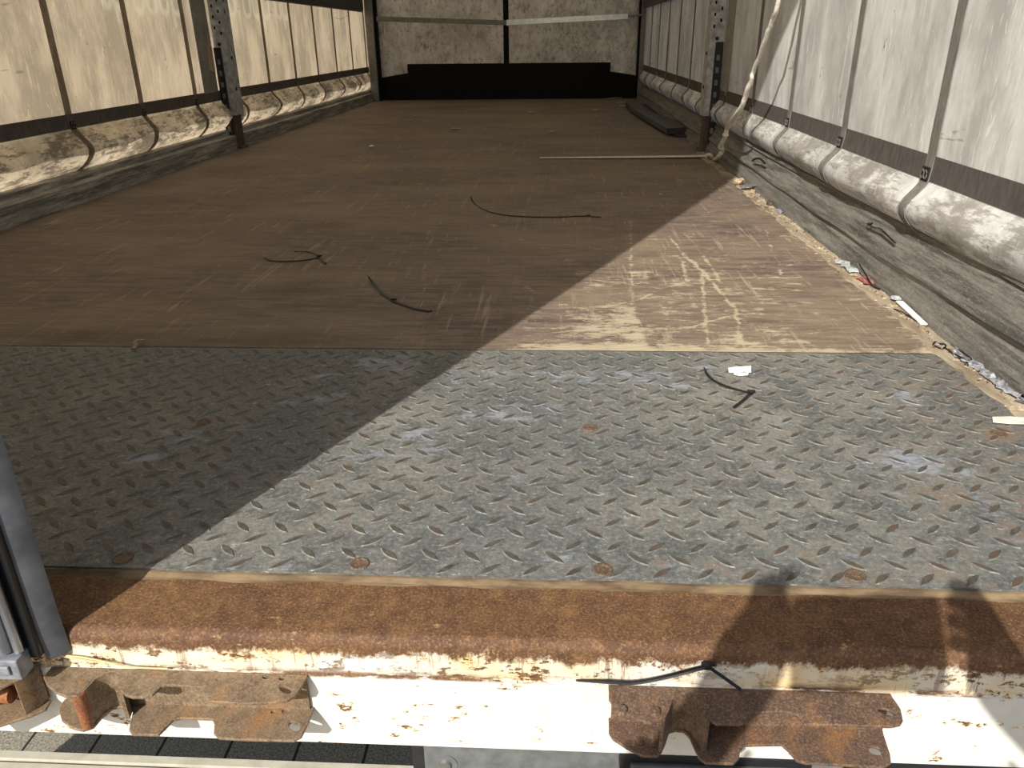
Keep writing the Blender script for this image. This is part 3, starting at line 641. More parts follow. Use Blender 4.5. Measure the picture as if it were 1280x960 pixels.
def xs_at(px, py): return PY(px, py, FB).x
def keeper(label, mat, z1, z2, up, uph, lo, loh, xr, bolt_pts=(), arch=None, pin=None):
    xa, xb = xr; t = thing('door_lock_keeper', label, 'lock keeper', ((xa+xb)/2, FB, z2), 'rusty lock keepers on the white sill')
    tp_ = lambda L, z: [tuple(PZ(px, py, z))[:2] for px, py in L]
    U = tp_(up, z1); Lw = tp_(lo, z2)
    cl = lambda L: [(x, min(y, FB-.0045)) for x, y in L]
    U = [(U[0][0], FB)]+cl(U)+[(U[-1][0], FB)]; Lw = [(Lw[0][0], FB)]+cl(Lw)+[(Lw[-1][0], FB)]
    plate_poly(U, [hol(*h, z1) for h in uph], z1, .0035, 'upper_flange', mat, t)
    plate_poly(Lw, [hol(*h, z2) for h in loh], z2, .0035, 'lower_flange', mat, t)
    MB().box(xa+.002, xb-.002, FB-.004, FB, z2-.003, z1-.0005).build('back_web', mat, t)
    if arch: wall_path(tp_(arch, z1), z2-.001, z1-.0006, .0035, 'cam_wall', mat, t)
    if pin: p = PZ(pin[0], pin[1], z1); MB().cyl((p.x, p.y, z2-.001), pin[2], (0, 0, 1), z1-z2, 16).build('pin', M['rust_orange'], t, auto=.8)
    for (px, py, z, r_) in bolt_pts: p = PZ(px, py, z); MB().cyl((p.x, p.y, z-.001), r_, (0, 0, 1), .0035, 12, 0, r_*.8).build('bolt', M['bolt'], t, auto=.8)
    return t
zA1 = PY(230, 838, FB).z; zA2 = PY(260, 879, FB).z
upA = [(54, 846), (58, 855), (69, 865), (82.5, 870.5), (96, 870), (106, 860), (117, 848), (130, 841), (140, 839), (149, 842), (151, 849), (148, 857), (150, 862), (156, 868), (165, 871), (179, 871), (190, 868), (202, 857.5), (208, 855.5), (252, 858.5), (255, 870), (260, 876), (302, 879), (338, 878), (359, 875), (369, 869), (377, 858), (383, 847)]
loA = [(79, 876), (73, 886), (77, 900), (91, 910), (103, 912.6), (117, 908), (127, 896), (140, 885), (150, 883), (160, 884), (166, 889), (163, 901), (161, 912), (165, 917.5), (198, 918), (206, 910), (216.5, 899.5), (225, 897), (265, 898.5), (268, 904), (267, 916), (273, 922), (294, 923.5), (367, 925.5), (377, 920), (386, 901.5), (392, 885)]
keeper('rusty lock keeper with twin slotted flanges on the white sill, sunlit beside the closed door', M['rust'], zA1, zA2, upA, [(357, 862, 8, 4, .35), (332, 846, 4, 2.4, 0), (352, 848, 3.4, 2, 0)], loA,
       [(368, 907.6, 7.5, 5.5, .5), (341.5, 890, 2.6, 1.8, 0), (357, 889, 4.5, 3, 0)], (xs_at(72, 832), xs_at(385, 843)), (), [(96, 869), (106, 860), (117, 848), (130, 841), (140, 839), (149, 842), (151, 849), (148, 857)], (97, 865, .0062))
zB1 = PY(940, 861, FB).z; zB2 = PY(1000, 905, FB).z
upB = [(761, 862), (761, 873), (766, 880), (783, 892), (797, 899), (814, 904), (829, 897), (834.5, 885), (838, 874), (846.5, 868), (860, 868), (870, 873), (877.5, 885), (886, 897), (894.7, 904), (925.6, 905), (934, 901), (937, 891), (980, 889), (996, 893), (1006, 905), (1115, 907.6), (1126, 905), (1129, 900), (1126, 886), (1116, 872)]
loB = [(761, 903), (761, 914.5), (766, 923), (783, 934), (803.6, 944), (821, 944.6), (827.7, 938.6), (829, 923), (836, 914.5), (845, 912), (855, 913.7), (862, 921), (869, 937), (874, 947), (882.7, 953), (917, 954), (924, 947), (925.6, 937), (931, 931), (977, 930), (985, 937), (996, 950), (1006, 953), (1105, 958.6), (1114, 953), (1112.6, 942), (1104.7, 918), (1103, 912)]
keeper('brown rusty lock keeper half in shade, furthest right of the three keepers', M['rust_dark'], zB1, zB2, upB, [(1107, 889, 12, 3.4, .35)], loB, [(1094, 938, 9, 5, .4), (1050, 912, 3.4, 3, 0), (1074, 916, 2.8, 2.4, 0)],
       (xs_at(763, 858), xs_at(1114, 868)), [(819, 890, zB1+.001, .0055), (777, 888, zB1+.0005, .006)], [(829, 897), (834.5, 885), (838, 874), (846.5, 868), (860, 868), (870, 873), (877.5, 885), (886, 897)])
zC1 = PY(20, 828, FB).z; zC2 = PY(20, 868, FB).z
upC = [(-100, 893), (-60, 880), (0, 860), (17, 851.6), (30, 845), (37, 841), (45, 833)]
loC = [(-100, 945), (-60, 925), (0, 906.5), (17, 901), (38, 894.5), (57, 886), (65, 873), (63, 864)]
kc = keeper('rusty lock keeper lobe at the left frame edge, under the door end cap', M['rust'], zC1, zC2, upC, [], loC, [], (xs_at(-90, 830), xs_at(50, 829)), [(44, 862, zC2+.001, .004)], [(17, 851.6), (37, 841), (45, 832)])
p = PZ(6, 868, (zC1+zC2)/2); MB().cyl((p.x-.012, p.y, p.z), .0085, (1, 0, 0), .020, 14).build('roller', M['rust_orange'], kc, auto=.8)

# ------------------------------------------------------------------ cable ties and litter
def smooth_path(P, k=6):
    P = [Vector(p) for p in P]; out = []
    for i in range(len(P)-1):
        p0, p1, p2, p3 = P[max(i-1, 0)], P[i], P[i+1], P[min(i+2, len(P)-1)]
        for j in range(k):
            t = j/k; out.append(.5*((2*p1)+(-p0+p2)*t+(2*p0-5*p1+4*p2-p3)*t*t+(-p0+3*p1-3*p2+p3)*t**3))
    out.append(P[-1]); return out
def cable_tie(label, pts, head, tail=None, w_=.0043):
    P = smooth_path(pts); c = P[len(P)//2]
    t = thing('cable_tie', label, 'cable tie', (c.x, c.y, min(p.z for p in P)-.0012), 'black cable ties left on the cargo bed')
    MB().tube(P, [w_*(.45+.55*min(1, i/6)) for i in range(len(P))], 6, 0, .38).build('tie_strap', M['tie'], t)
    if tail: MB().tube(smooth_path(tail), w_*.85, 6, 0, .4).build('tie_tail', M['tie'], t)
    h = Vector(head); q = MB().box(h.x-.004, h.x+.004, h.y-.0035, h.y+.0035, h.z-.002, h.z+.0042); q.box(h.x-.006, h.x+.0075, h.y-.0016, h.y+.0016, h.z+.001, h.z+.0052); q.build('tie_head', M['tie'], t, bevel=.001)
def fz(L, zz=.002): return [PZ(a[0], a[1], zz if len(a) < 3 else a[2]) for a in L]
cable_tie('long black cable tie furthest back on the shaded plywood, curved at one end', fz([(588, 246, .02), (594, 255), (608, 263), (630, 268.5), (665, 271), (700, 271), (728, 270), (751, 271.5)]), PZ(735, 270, .002))
cable_tie('small black cable tie bent into a hook on the shaded plywood at left', fz([(330, 322, .008), (338, 325.5), (355, 326.5), (380, 325), (398, 321.5)]), PZ(399, 321, .002), fz([(369, 314.5, .012), (384, 314.5), (394, 317), (400, 322), (407, 329, .004)]))
cable_tie('curved black cable tie nearest the tread plate on the shaded plywood', fz([(460, 345, .015), (468, 356), (480, 368), (492, 376), (505, 381), (520, 386), (539, 389)]), PZ(492, 375.5, .002))
cable_tie('thin black cable tie bent sharply on the sunlit tread plate', fz([(880, 459, .012), (884, 468), (895, 477), (912, 484), (930, 489), (938, 491)], .004), PZ(938, 491, .003), fz([(938, 491), (930, 499), (917, 509)], .004), .0028)
yy_ = FY-.0045
cable_tie('black cable tie resting on top of the shaded rusty keeper', [PY(720, 850.5, yy_), PY(760, 852, yy_-.002), PY(792, 853.2, yy_-.004), PY(826, 847.5, yy_-.004), PY(860, 839, yy_-.003), PY(883, 833, yy_)], PY(884, 833, yy_-.002), [PY(886, 834, yy_-.004), PY(905, 847, yy_-.006), PY(926, 862, yy_-.010)], .0032)
cable_tie('black cable tie caught on the scuffed right side rail', [PX(1083, 279, 1.245), PX(1092, 284, 1.243), PX(1100, 286, 1.243), PX(1109, 294, 1.243), PX(1119, 304, 1.243)], PX(1087, 281, 1.243), None, .0028)
q = MB().tube(smooth_path([PX(941, 201, 1.236), PX(944, 198.5, 1.232), PX(950, 198.5, 1.234), PX(956, 204, 1.238)]), .004, 8).build('rubber_hook', M['tie'], None, PX(948, 200, 1.24))
tag(q, 'small black rubber hook on the right rail at the shadow edge', 'hook')
def flat(name, pxs, mat, th=.0012, z=.0005, lab=None, cat=None, fold=.0, grp=None):
    P = [PZ(a, b, z+fold*(i % 2)) for i, (a, b) in enumerate(pxs)]; n = len(P); q = MB()
    q.v = [tuple(p) for p in P]+[(p.x, p.y, p.z+th) for p in P]
    q.f = [tuple(range(n)), tuple(range(2*n-1, n-1, -1))]+[(i, (i+1) % n, n+(i+1) % n, n+i) for i in range(n)]; q.mi = [0]*len(q.f)
    c = sum(P, Vector())/n; o = q.build(name, mat, None, (c.x, c.y, z)); return tag(o, lab, cat, grp)
ps = thing('paper_scrap', 'torn white paper scrap beside the cable tie on the tread plate', 'paper scrap', PZ(925, 464, .0016))
def sheet(name, rows, mat, parent, th=.0006):
    n = len(rows); m = len(rows[0]); q = MB(); q.v = [tuple(p) for r_ in rows for p in r_]+[(p[0], p[1], p[2]+th) for r_ in rows for p in r_]; N = n*m
    for i in range(n-1):
        for k in range(m-1): a_ = i*m+k; q.f += [(a_, a_+1, a_+m+1, a_+m), (N+a_, N+a_+m, N+a_+m+1, N+a_+1)]
    for i in range(n-1):
        for k in (0, m-1): a_ = i*m+k; q.f.append((a_, a_+m, N+a_+m, N+a_))
    for k in range(m-1):
        for i in (0, n-1): a_ = i*m+k; q.f.append((a_, a_+1, N+a_+1, N+a_))
    q.mi = [0]*len(q.f); return q.build(name, mat, parent, auto=.5)
sheet('paper_sheet', [[PZ(910, 460, .003), PZ(920, 458.5, .005), PZ(930, 458, .003), PZ(939, 457.5, .004)], [PZ(911, 466, .0018), PZ(920, 466, .002), PZ(930, 465, .004), PZ(939, 466, .002)]], M['paper'], ps)
sheet('folded_flap', [[PZ(917, 466, .003), PZ(925, 466, .006), PZ(936, 466, .004)], [PZ(918, 468.5, .002), PZ(925, 470, .002), PZ(935, 469, .002)]], M['paper'], ps)
flat('paper_strip', [(1240, 522), (1262, 521.5), (1282, 523), (1310, 525), (1310, 532), (1282, 530.5), (1262, 530), (1241, 528)], M['tape'], .0015, .0025, 'long pale paper strip at the right end of the tread plate', 'paper strip')
# white plastic tag lying along the edge
tg = thing('plastic_tag', 'white plastic bag tag with round head at the foot of the right rail', 'plastic tag', PZ(1135, 385, .002))
P1, P2 = PZ(1124, 377, .008), PZ(1155, 406, .003); d_ = (P2-P1).normalized(); s_ = Vector((-d_.y, d_.x, 0))*.0075
q = MB(); q.v = [tuple(P1+s_), tuple(P1-s_), tuple(P2-s_*.9), tuple(P2+s_*.9)]; q.v += [(a[0], a[1], a[2]+.002) for a in q.v]
q.f = [(0, 1, 2, 3), (7, 6, 5, 4), (0, 4, 5, 1), (1, 5, 6, 2), (2, 6, 7, 3), (3, 7, 4, 0)]; q.mi = [0]*6; q.build('tag_blade', M['paper'], tg)
p = PZ(1121, 373, .008); q = MB(); q.cyl(p, .0125, (0, 0, 1), .003, 16); q.cyl(p+Vector((0, 0, .003)), .007, (0, 0, 1), .002, 12, 0, .005); q.build('tag_head', M['plastic'], tg)
def crumple(name, label, cat, px, py, L, mat, n=14, r_=.012, seed=1, grp=None, z=.004):
    rr = random.Random(seed); a, b = PZ(px, py, z), PZ(*L, z); q = MB(); nv = 5
    rows = []
    for i in range(n):
        t = i/(n-1); c = a.lerp(b, t); rows.append([(min(c.x+(k-(nv-1)/2)*r_*.5+rr.uniform(-.4, .4)*r_, 1.222), c.y+rr.uniform(-.4, .4)*r_, c.z+.0+abs(rr.gauss(0, .26))*r_) for k in range(nv)])
    t_ = sheet(name, rows, mat, None, .0006); 
    c = a.lerp(b, .5); t_.data.transform(Matrix.Translation(-c)); t_.location = c; return tag(t_, label, cat, grp)
crumple('plastic_film', 'crumpled grey plastic film wedged at the rail furthest right', 'plastic film', 1212, 452, (1285, 505), M['film'], 22, .012, 3)
crumple('plastic_film', 'small crumpled pale film scrap beside the faded red netting', 'plastic film', 1050, 327, (1068, 341), M['plastic'], 7, .013, 5)
crumple('plastic_film', 'narrow grey film shred between the black wire loop and the larger film', 'plastic film', 1190, 440, (1210, 452), M['film'], 8, .008, 15)
crumple('netting_scrap', 'small faded red netting scrap at the foot of the right rail', 'netting', 1079, 348, (1090, 356), M['red'], 8, .014, 8)
q = MB().tube(smooth_path([PZ(1166, 431, .004), PZ(1170, 427, .008), PZ(1182, 431, .006), PZ(1178, 436, .004), PZ(1168, 432, .004)]), .0014, 6)
q.tube(smooth_path([PZ(1180, 434, .004), PZ(1200, 446, .008), PZ(1215, 450, .006), PZ(1200, 438, .012), PZ(1188, 430, .02)]), .0014, 6)
q = q.build('wire_loop', M['tie'], None, PZ(1185, 436, .003)); tag(q, 'looped thin black wire on the splintered floor edge', 'wire')
q = MB().tube(smooth_path([PZ(1074, 330, .03), PZ(1082, 343, .022), PZ(1090, 356, .008), PZ(1100, 362, .004)]), .0018, 6).build('dark_twig', M['tie'], None, PZ(1085, 346, .01)); tag(q, 'thin dark twig leaning over the red netting', 'twig')
q = MB().tube(smooth_path([PZ(1118, 386, .004), PZ(1128, 390, .008), PZ(1138, 396, .004), PZ(1148, 402, .004)]), .0022, 6, 0, .4).build('rubber_strip', M['tie'], None, PZ(1134, 393, .004)); tag(q, 'short dark rubber strip under the white plastic tag', 'rubber strip')
def chunk(name, label, cat, px, py, size, mat, seed, z=0., grp=None):
    rr = random.Random(seed); bm = bmesh.new(); bmesh.ops.create_icosphere(bm, subdivisions=2, radius=1)
    for v in bm.verts:
        v.co = Vector((v.co.x*size[0], v.co.y*size[1], (v.co.z+.9)*size[2])) * rr.uniform(.72, 1.15)
        v.co.z = max(v.co.z, 0)
    me = bpy.data.meshes.new(name); bm.to_mesh(me); bm.free(); me.materials.append(mat)
    o = link(bpy.data.objects.new(name, me), None, PZ(px, py, z)); return tag(o, label, cat, grp)
def shard(name, label, cat, a, b, wd, th, mat, z=.001, rot=0, grp=None):
    p, q_ = Vector(a), Vector(b); d = q_-p; L = d.length; d.normalize(); s2 = Vector((-d.y, d.x, 0)).normalized()
    prof = [(0, -.35), (.08, -.5), (.5, -.42), (.93, -.5), (1, -.1), (.9, .25), (.96, .5), (.4, .45), (.05, .5), (-.03, .1)]
    n = len(prof); q = MB(); q.v = [tuple(p+d*(t*L)+s2*(u*wd)) for t, u in prof]; q.v += [(v[0], v[1], v[2]+th) for v in q.v]
    q.f = [tuple(range(n)), tuple(range(2*n-1, n-1, -1))]+[(i, (i+1) % n, n+(i+1) % n, n+i) for i in range(n)]; q.mi = [0]*len(q.f)
    c = (p+q_)/2; o = q.build(name, mat, None, (c.x, c.y, min(p.z, q_.z))); return tag(o, label, cat, grp)
shard('metal_clip', 'flat grey clip jutting from the floor edge where the shadow meets the rail', 'clip', PZ(926, 234, .012), PZ(948, 231, .02), .03, .006, M['grey_plate'])
chunk('wood_chip', 'pale splintered wood chip at the shadow corner by the grey clip', 'wood chip', 923, 231, (.022, .03, .014), M['chip'], 4)
chunk('wood_chip', 'brown wood splinter just below the grey clip', 'wood chip', 941, 243, (.010, .020, .010), M['chip'], 9, 0)
chunk('dirt_lump', 'small dark dirt lump along the right floor edge', 'dirt lump', 961, 257, (.010, .02, .009), M['foot'], 6)
chunk('dirt_lump', 'pale gritty lump along the right floor edge, nearer than the dark one', 'dirt lump', 974, 267, (.010, .02, .008), M['film'], 16)
# crumbs scattered along the edge strip: nobody could count them
q = MB(); rr = random.Random(31)
for i in range(620):
    y = .9+2.3*rr.random()**1.1; x = rr.gauss(1.203, .010); x = min(x, 1.221); s2 = rr.uniform(.0010, .0034); a = rr.uniform(0, 3.1)
    dx, dy = math.cos(a)*s2*rr.uniform(1, 3), math.sin(a)*s2*rr.uniform(1, 3); z = .0018
    q.v += [(x-dx, y-dy, z), (x+dy*.4, y-dx*.4, z), (x+dx, y+dy, z), (x-dy*.4, y+dx*.4, z), (x, y, z+s2)]; b = len(q.v)-5
    q.f += [(b, b+1, b+4), (b+1, b+2, b+4), (b+2, b+3, b+4), (b+3, b, b+4), (b+3, b+2, b+1, b)]; q.mi += [rr.choice((0, 0, 1, 2))]*5
o = q.build('floor_crumbs', [M['edge'], M['chip'], M['foot']]); tag(o, 'splinters and grit strewn along the right floor edge', 'debris', None, 'stuff')
# peeled bit on the plate seam, straw wisp, bits further in
q = MB().tube(smooth_path([PZ(166, 436, .002), PZ(170, 431, .004), PZ(169, 427, .008), PZ(175, 425, .010), PZ(179, 425, .006)]), .0038, 6, 0, .5).build('wood_shaving', M['chip'], None, PZ(171, 431, .001)); tag(q, 'curled tan wood shaving standing on the plate seam in the shade', 'wood shaving')
q = MB().tube(smooth_path([PY(76, 819, FY-.0035), PY(105, 822, FY-.004), PY(140, 829, FY-.006), PY(166, 834, FY-.006), PY(210, 836, FY-.004)]), .0011, 5)
q.tube(smooth_path([PY(60, 817, FY-.003), PY(100, 824, FY-.004), PY(132, 829, FY-.005)]), .0010, 5)
q = q.build('straw_wisp', M['straw'], None, PY(120, 825, FY-.004)); tag(q, 'thin dry straw wisps lying between door seal and sunlit keeper', 'straw')
for i, (px, py, sx, sy, m_, lbl) in enumerate([(465, 184, .016, .016, 'paper', 'tiny bright white crumb left of centre on the far plywood'), (570, 162, .03, .02, 'film', 'small pale flake on the far plywood behind the bright crumb'),
                                             (665, 141, .035, .03, 'chip', 'cluster of small tan flakes near the middle of the far plywood'), (690, 166, .025, .02, 'chip', 'small tan flake in front of the tan cluster'),
                                             (512, 152, .014, .014, 'film', 'tiny grey flake at the far left of the plywood'), (745, 138, .03, .03, 'chip', 'small tan flake near the long grey boards')]):
    chunk('litter_flake', lbl, 'litter', px, py, (sx, sy, .006), M[m_], 50+i)
# slivers and boards by the front right corner
for (a, b, lbl) in (((755, 124.5), (778, 122), 'pale wooden sliver nearest the bulkhead beside the grey boards'), ((770, 129), (788, 128), 'pale wooden sliver in the middle of three by the grey boards'), ((776, 133.5), (788, 133), 'pale short wooden sliver nearest the camera by the grey boards')):
    shard('wood_sliver', lbl, 'sliver', PZ(*a, .003), PZ(*b, .003), .06, .006, M['edge'])
def board(label, La, Lb, z, th, mat):
    A = smooth_path([PZ(a[0], a[1], z) for a in La], 5); B = smooth_path([PZ(a[0], a[1], z) for a in Lb], 5); n = min(len(A), len(B)); q = MB()
    for i in range(n):
        p, r_ = A[i], B[i]; q.v += [(p.x, p.y, z), (r_.x, r_.y, z), (r_.x, r_.y, z-th), (p.x, p.y, z-th)]
    for i in range(n-1):
        for k in range(4): q.f.append((i*4+k, i*4+(k+1) % 4, i*4+4+(k+1) % 4, i*4+4+k))
    q.f += [(0, 1, 2, 3), (4*n-1, 4*n-2, 4*n-3, 4*n-4)]; q.mi = [0]*len(q.f)
    c = (A[n//2]+B[n//2])/2; o = q.build('loose_board', mat, None, (c.x, c.y, z-th), auto=.6); return tag(o, label, 'board', 'loose grey boards by the right wall')
board('upper long grey board curving along the right wall towards the bulkhead', [(782, 127), (792, 136), (812, 148), (834, 160.5)], [(796, 126), (815, 140), (838, 148), (861, 159)], .045, .03, M['board'])
board('lower grey board lying under the upper long board by the right wall', [(797, 130), (818, 148), (845, 169)], [(812, 130), (836, 148), (868, 169)], .014, .013, M['darksteel'])

# ------------------------------------------------------------------ rope and strap on the right
q = MB(); Pt = [PZ(675, 197.5, .004), PZ(740, 197, .005), PZ(820, 196.2, .006), PZ(884, 195.2, .008)]; W2 = [.006, .018, .022, .024]
for p, w2 in zip(Pt, W2): q.v += [(p.x, p.y-w2, p.z), (p.x, p.y+w2, p.z), (p.x, p.y+w2, p.z+.003), (p.x, p.y-w2, p.z+.003)]
for i in range(3):
    for k in range(4): q.f.append((i*4+k, i*4+(k+1) % 4, i*4+4+(k+1) % 4, i*4+4+k))
q.f += [(0, 1, 2, 3), (15, 14, 13, 12)]; q.mi = [0]*len(q.f)
q = q.build('webbing_strap', M['rope'], None, (Pt[1].x, Pt[1].y, .004)); tag(q, 'straight off-white strap lying across the floor towards the right post', 'strap')
XR = 1.16
rp = [PZ(884, 195, .012), PZ(888, 193, .03), PZ(893, 199, .006), PX(898, 196, 1.17), PX(903, 188, 1.175), PX(901, 183, XR), PX(906, 172, XR), PX(909, 160, XR), PX(915, 150, XR), PX(926, 136, XR), PX(932, 120, XR), PX(939, 100, XR), PX(942, 88, XR), PX(957, 50, XR), PX(966, 24, XR), PX(974, 0, XR)]
t_ = rp[-1]; rp += [Vector((1.17, t_.y-.08, t_.z+.25)), Vector((1.18, t_.y-.25, t_.z+.8)), Vector((1.18, t_.y-.42, 1.6)), Vector((1.19, t_.y-.62, 2.46))]
rope = thing('hanging_rope', 'off-white rope hanging down the right curtain to the foot of the post', 'rope', (1.18, 3.8, 0))
P = smooth_path(rp, 5); rr = random.Random(5)
rad = [.0090 if 12 < i < 55 else .0075 for i in range(len(P))]
MB().tube([p+Vector((rr.gauss(0, .0012), rr.gauss(0, .0012), 0)) for p in P], rad, 10).build('rope_length', M['rope'], rope, smooth=True)
for i in (0, 24, 31): q = MB(); q.tube([P[i]+(P[i+1]-P[i])*.0, P[i]+(P[i+1]-P[i])*.9], .0125, 10); q.build('rope_knot', M['rope'], rope, smooth=True)

# ------------------------------------------------------------------ under the sill: mount plate, lamp bar, bumper, ground
mp = thing('mount_plate', 'grey galvanised plate with a bolt hanging below the white sill', 'mounting plate', (.5, .60, -.25))
xl, xr_ = PY(530, 936, .60).x, PY(776, 944, .60).x
MB().box(xl, .80, .598, .603, -.30, -.150).build('plate_body', M['grey_plate'], mp, bevel=.001)
b = PY(557, 955, .598); MB().cyl((b.x, .598, b.z), .008, (0, -1, 0), .004, 18, 0, .006).build('plate_bolt', M['alu_dull'], mp, auto=.7)
MB().cyl((b.x, .5985, b.z), .0135, (0, -1, 0), .0015, 20).build('washer', M['grey_plate'], mp, auto=.7)
lh = thing('lamp_housing', 'black lamp housing below the shaded keeper at the bottom edge', 'lamp housing', (.62, .58, -.2))
xa = PY(775, 945, .585).x; xb_ = PY(1012, 958, .585).x
MB().box(xa, xb_, .577, .598, -.185, -.151).build('housing_body', M['darksteel'], lh, bevel=.003)
MB().box(xa+.01, xb_-.02, .572, .578, -.184, -.163).build('lamp_lens', M['rubber'], lh, bevel=.002)
db = thing('underrun_beam', 'black steel underrun beam below the right end of the white sill', 'beam', (1.0, .63, -.2))
MB().box(xb_+.004, 1.27, .605, .66, -.26, -.155).build('beam_body', M['darksteel'], db, bevel=.004)
bp = thing('bumper_bar', 'beige grooved bumper bar above the pavers at the bottom left', 'bumper', (0, .95, -.80))
zt = -.55; e0 = PZ(0, 938, zt); e1 = PZ(530, 956, zt); ye = (e0.y+e1.y)/2+.003
pr = [(ye, zt-.006), (ye-.004, zt), (ye-.018, zt), (ye-.020, zt-.008), (ye-.024, zt-.008), (ye-.026, zt), (ye-.060, zt), (ye-.064, zt-.003), (ye-.066, zt-.012), (ye-.070, zt-.012), (ye-.074, zt-.004), (ye-.09, zt-.004), (ye-.095, zt-.01), (ye-.095, zt-.25), (ye, zt-.25)]
MB().extr(pr, -1.08, .46).build('bar_profile', M['bumper'], bp, auto=.4)
for x in (-.8, .3): MB().box(x-.03, x+.03, ye-.02, ye+.03, zt-.02, -.14).build('hanger', M['darksteel'], bp)
g = MB(); g.v = [(-30, -30, -1.2), (30, -30, -1.2), (30, 40, -1.2), (-30, 40, -1.2)]; g.f = [(0, 1, 2, 3)]; g.mi = [0]
g = g.build('ground', M['pavers']); tag(g, kind='structure')
for nm, a, lb_ in (('chassis_beam', (-.5, -.42), 'black chassis beam under the left half of the truck bed'), ('chassis_beam', (.42, .5), 'black chassis beam under the right half of the truck bed')):
    o = MB().box(a[0], a[1], 1.1, 7.6, -.40, -.145).build(nm, M['darksteel'], None, ((a[0]+a[1])/2, 4, -.4)); tag(o, lb_, 'chassis beam')
for s in (-1, 1):
    t = thing('road_wheel', ('left' if s < 0 else 'right')+' rear road wheel under the truck bed', 'wheel', (s*.95, 3.6, -.72))
    MB().cyl((s*.82, 3.6, -.72), .48, (s, 0, 0), .28, 40).build('tyre', M['black'], t, bevel=.04); MB().cyl((s*1.0, 3.6, -.72), .27, (s, 0, 0), .115, 30).build('rim', M['alu_dull'], t, bevel=.01)

# ------------------------------------------------------------------ the photographer, standing on the pavers behind the camera
per = thing('person', 'person in navy shirt and grey trousers holding a phone up with both hands', 'person', (.58, -.3, -1.2))
def skin_mesh(nodes, edges, name, mat, parent, sub=2, root=0):
    bm = bmesh.new(); o0 = wloc(parent)
    vs = [bm.verts.new(Vector(n[0])-o0) for n in nodes]
    for a_, b_ in edges: bm.edges.new((vs[a_], vs[b_]))
    me = bpy.data.meshes.new(name); bm.to_mesh(me); bm.free(); o = link(bpy.data.objects.new(name, me), parent)
    sm = o.modifiers.new('skin', 'SKIN'); sm.use_smooth_shade = True
    sv = me.skin_vertices[0].data
    for i, n in enumerate(nodes):
        r_ = n[1]; sv[i].radius = r_ if isinstance(r_, tuple) else (r_, r_); sv[i].use_root = (i == root)
    ss = o.modifiers.new('sub', 'SUBSURF'); ss.levels = sub; ss.render_levels = sub
    dg = bpy.context.evaluated_depsgraph_get(); dg.update(); me2 = bpy.data.meshes.new_from_object(o.evaluated_get(dg))
    o.modifiers.clear(); o.data = me2; me2.materials.clear(); me2.materials.append(mat)
    for p_ in me2.polygons: p_.use_smooth = True
    return o
N = []; E_ = []
def nd(p, r_, par=None):
    N.append((p, r_)); 
    if par is not None: E_.append((par, len(N)-1))
    return len(N)-1
HX = .69; BX = .70
pel = nd((BX, -.34, -.24), (.15, .11)); wa = nd((BX, -.34, -.08), (.14, .10), pel); ch = nd((BX, -.33, .14), (.165, .11), wa); sh = nd((BX, -.31, .32), (.12, .09), ch)
nk = nd((BX-.003, -.285, .42), .055, sh); nk2 = nd((HX+.004, -.262, .48), .052, nk)
h1 = nd((HX+.002, -.235, .545), (.070, .080), nk2); h2 = nd((HX, -.222, .625), (.076, .092), h1); h3 = nd((HX, -.235, .69), (.058, .070), h2)
hands = {}
for s in (-1, 1):
    s1 = nd((BX+s*.185, -.30, .32), .056, sh); el = nd((.93, -.19, .17) if s > 0 else (.215, -.17, .20), .046, s1)
    wr = (.330, -.100, .435) if s < 0 else (.680, -.110, .440)
    mid = nd(tuple(Vector(N[el][0]).lerp(Vector(wr), .45)), .043, el); w1 = nd(wr, .031, mid)
    hands[s] = (w1, Vector(wr))
    hp = nd((BX+s*.09, -.34, -.36), .092, pel); kn = nd((BX+s*.11, -.31, -.74), .060, hp); an = nd((BX+s*.12, -.36, -1.11), .042, kn)
    toe = nd((BX+s*.13, -.25, -1.165), .036, an)
# palms and fingers curl round the ends of the phone
for s in (-1, 1):
    w1, wp = hands[s]; ex = .420 if s < 0 else .590
    hl = nd((ex+s*.036, -.062, .480), (.038, .030), w1); pm = nd((ex+s*.024, -.056, .525), (.036, .028), hl)
    for k in range(4):
        base = Vector((ex+s*.014, -.036, .480+.022*k)); L = (.85, .95, 1.0, .95)[k]
        a_ = nd(tuple(base+Vector((s*.014, .006, .004))), .0098, pm); b_ = nd(tuple(base+Vector((s*.008, .028*L, .008))), .0092, a_); c_ = nd(tuple(base+Vector((-s*.012, .034*L, .010))), .0080, b_)
        if s < 0 and k == 3: nd((.428, -.012, .578), .0085, a_)
    t1 = nd((ex+s*.012, -.058, .556), .0130, pm); nd((.396, -.030, .580) if s < 0 else (.590, -.040, .582), .0105, t1)
body = skin_mesh(N, E_, 'body', M['skin'], per)
dgb = body.data
def clothes(name, cond, off, mat):
    bm = bmesh.new(); bm.from_mesh(dgb); o0 = wloc(per)
    bmesh.ops.delete(bm, geom=[f for f in bm.faces if not cond(f.calc_center_median()+o0)], context='FACES')
    for v in bm.verts: v.co += v.normal*off
    todo = set(bm.faces); isl = []
    while todo:
        st = [todo.pop()]; g = []
        while st:
            f = st.pop(); g.append(f)
            for e in f.edges:
                for h in e.link_faces:
                    if h in todo: todo.discard(h); st.append(h)
        isl.append(g)
    for g in isl:
        if len(g) < 40: continue
        vs = list({v for f in g for v in f.verts}); ix = {v: i for i, v in enumerate(vs)}
        me = bpy.data.meshes.new(name); me.from_pydata([tuple(v.co) for v in vs], [], [[ix[v] for v in f.verts] for f in g]); me.materials.append(mat)
        o = link(bpy.data.objects.new(name, me), per); so_ = o.modifiers.new('solid', 'SOLIDIFY'); so_.thickness = .004; so_.offset = 0
        for p_ in me.polygons: p_.use_smooth = True
    bm.free()
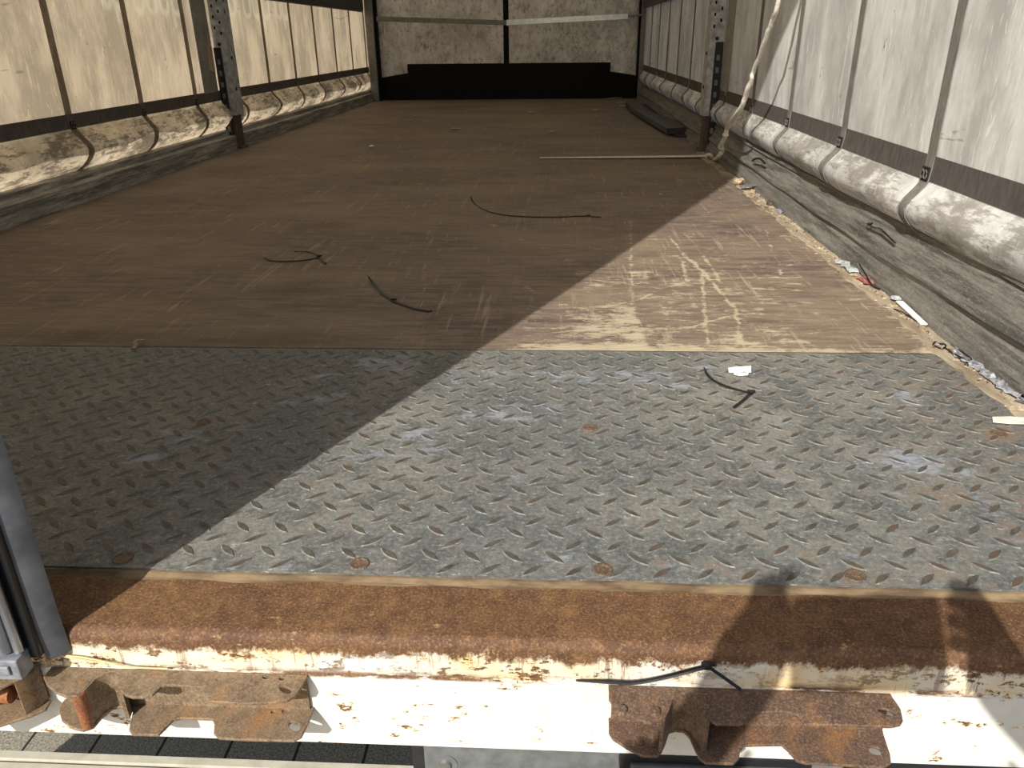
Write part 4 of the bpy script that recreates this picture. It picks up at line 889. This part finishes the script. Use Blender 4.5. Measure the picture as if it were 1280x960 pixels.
clothes('shirt', lambda c: (-.37 < c.z < .405 and not (c.y > -.10)) or (c.y > -.25 and c.y < -.10 and c.z < .43), .017, M['shirt'])
clothes('trousers', lambda c: -1.10 < c.z <= -.28, .014, M['trousers'])
clothes('shoe', lambda c: c.z <= -1.09, .012, M['shoe'])
clothes('hair', lambda c: c.z > .625 and (c.y < -.21 or c.z > .70) or (c.z > .555 and c.y < -.27), .012, M['hair'])
for s in (-1, 1):
    e = Vector((HX+s*.030, -.140, 0.625))
    for nm, r_, dy, mt in (('eyeball', .012, 0, 'eye'), ('iris', .006, .0085, 'iris')):
        bm = bmesh.new(); bmesh.ops.create_uvsphere(bm, u_segments=14, v_segments=8, radius=r_); me = bpy.data.meshes.new(nm); bm.to_mesh(me); bm.free(); me.materials.append(M[mt])
        link(bpy.data.objects.new(nm, me), per, e+Vector((0, dy, 0))-wloc(per))
    q = MB(); q.tube([(HX+s*.073, -.232, .600), (HX+s*.082, -.238, .615), (HX+s*.084, -.242, .633), (HX+s*.076, -.236, .647)], [.006, .009, .010, .007], 10, 0, .6); q.build('ear', M['skin'], per, smooth=True)
q = MB(); q.tube([(HX, -.135, .630), (HX, -.122, .605), (HX, -.112, .587), (HX, -.128, .580)], [.007, .010, .013, .010], 10); q.build('nose', M['skin'], per, smooth=True)
q = MB(); q.tube([(HX-.024, -.145, .555), (HX-.010, -.133, .557), (HX, -.130, .556), (HX+.010, -.133, .557), (HX+.024, -.145, .555)], [.003, .005, .0055, .005, .003], 8); q.build('mouth', M['lips'], per, smooth=True)
# phone, the lens looks along the camera axis from its upper corner
ph = thing('phone', 'black phone held sideways in both hands', 'phone', (.50, -.018, .50))
def slab(u0, u1, v0, v1, d0, d1, name, mat, bev):
    q = MB(); q.v = [tuple(C0+R_*u+U_*v+F_*d) for d in (d0, d1) for v in (v0, v1) for u in (u0, u1)]
    q.f = [(0, 2, 3, 1), (4, 5, 7, 6), (0, 1, 5, 4), (2, 6, 7, 3), (0, 4, 6, 2), (1, 3, 7, 5)]; q.mi = [0]*6; return q.build(name, mat, ph, bevel=bev)
slab(-.055, .095, -.085, .008, -.024, -.016, 'phone_body', M['phone'], .003)
q = MB()
q.cyl(C0-F_*.0165, .008, F_, .003, 24); q.build('camera_lens', M['gloss'], ph, auto=.8)
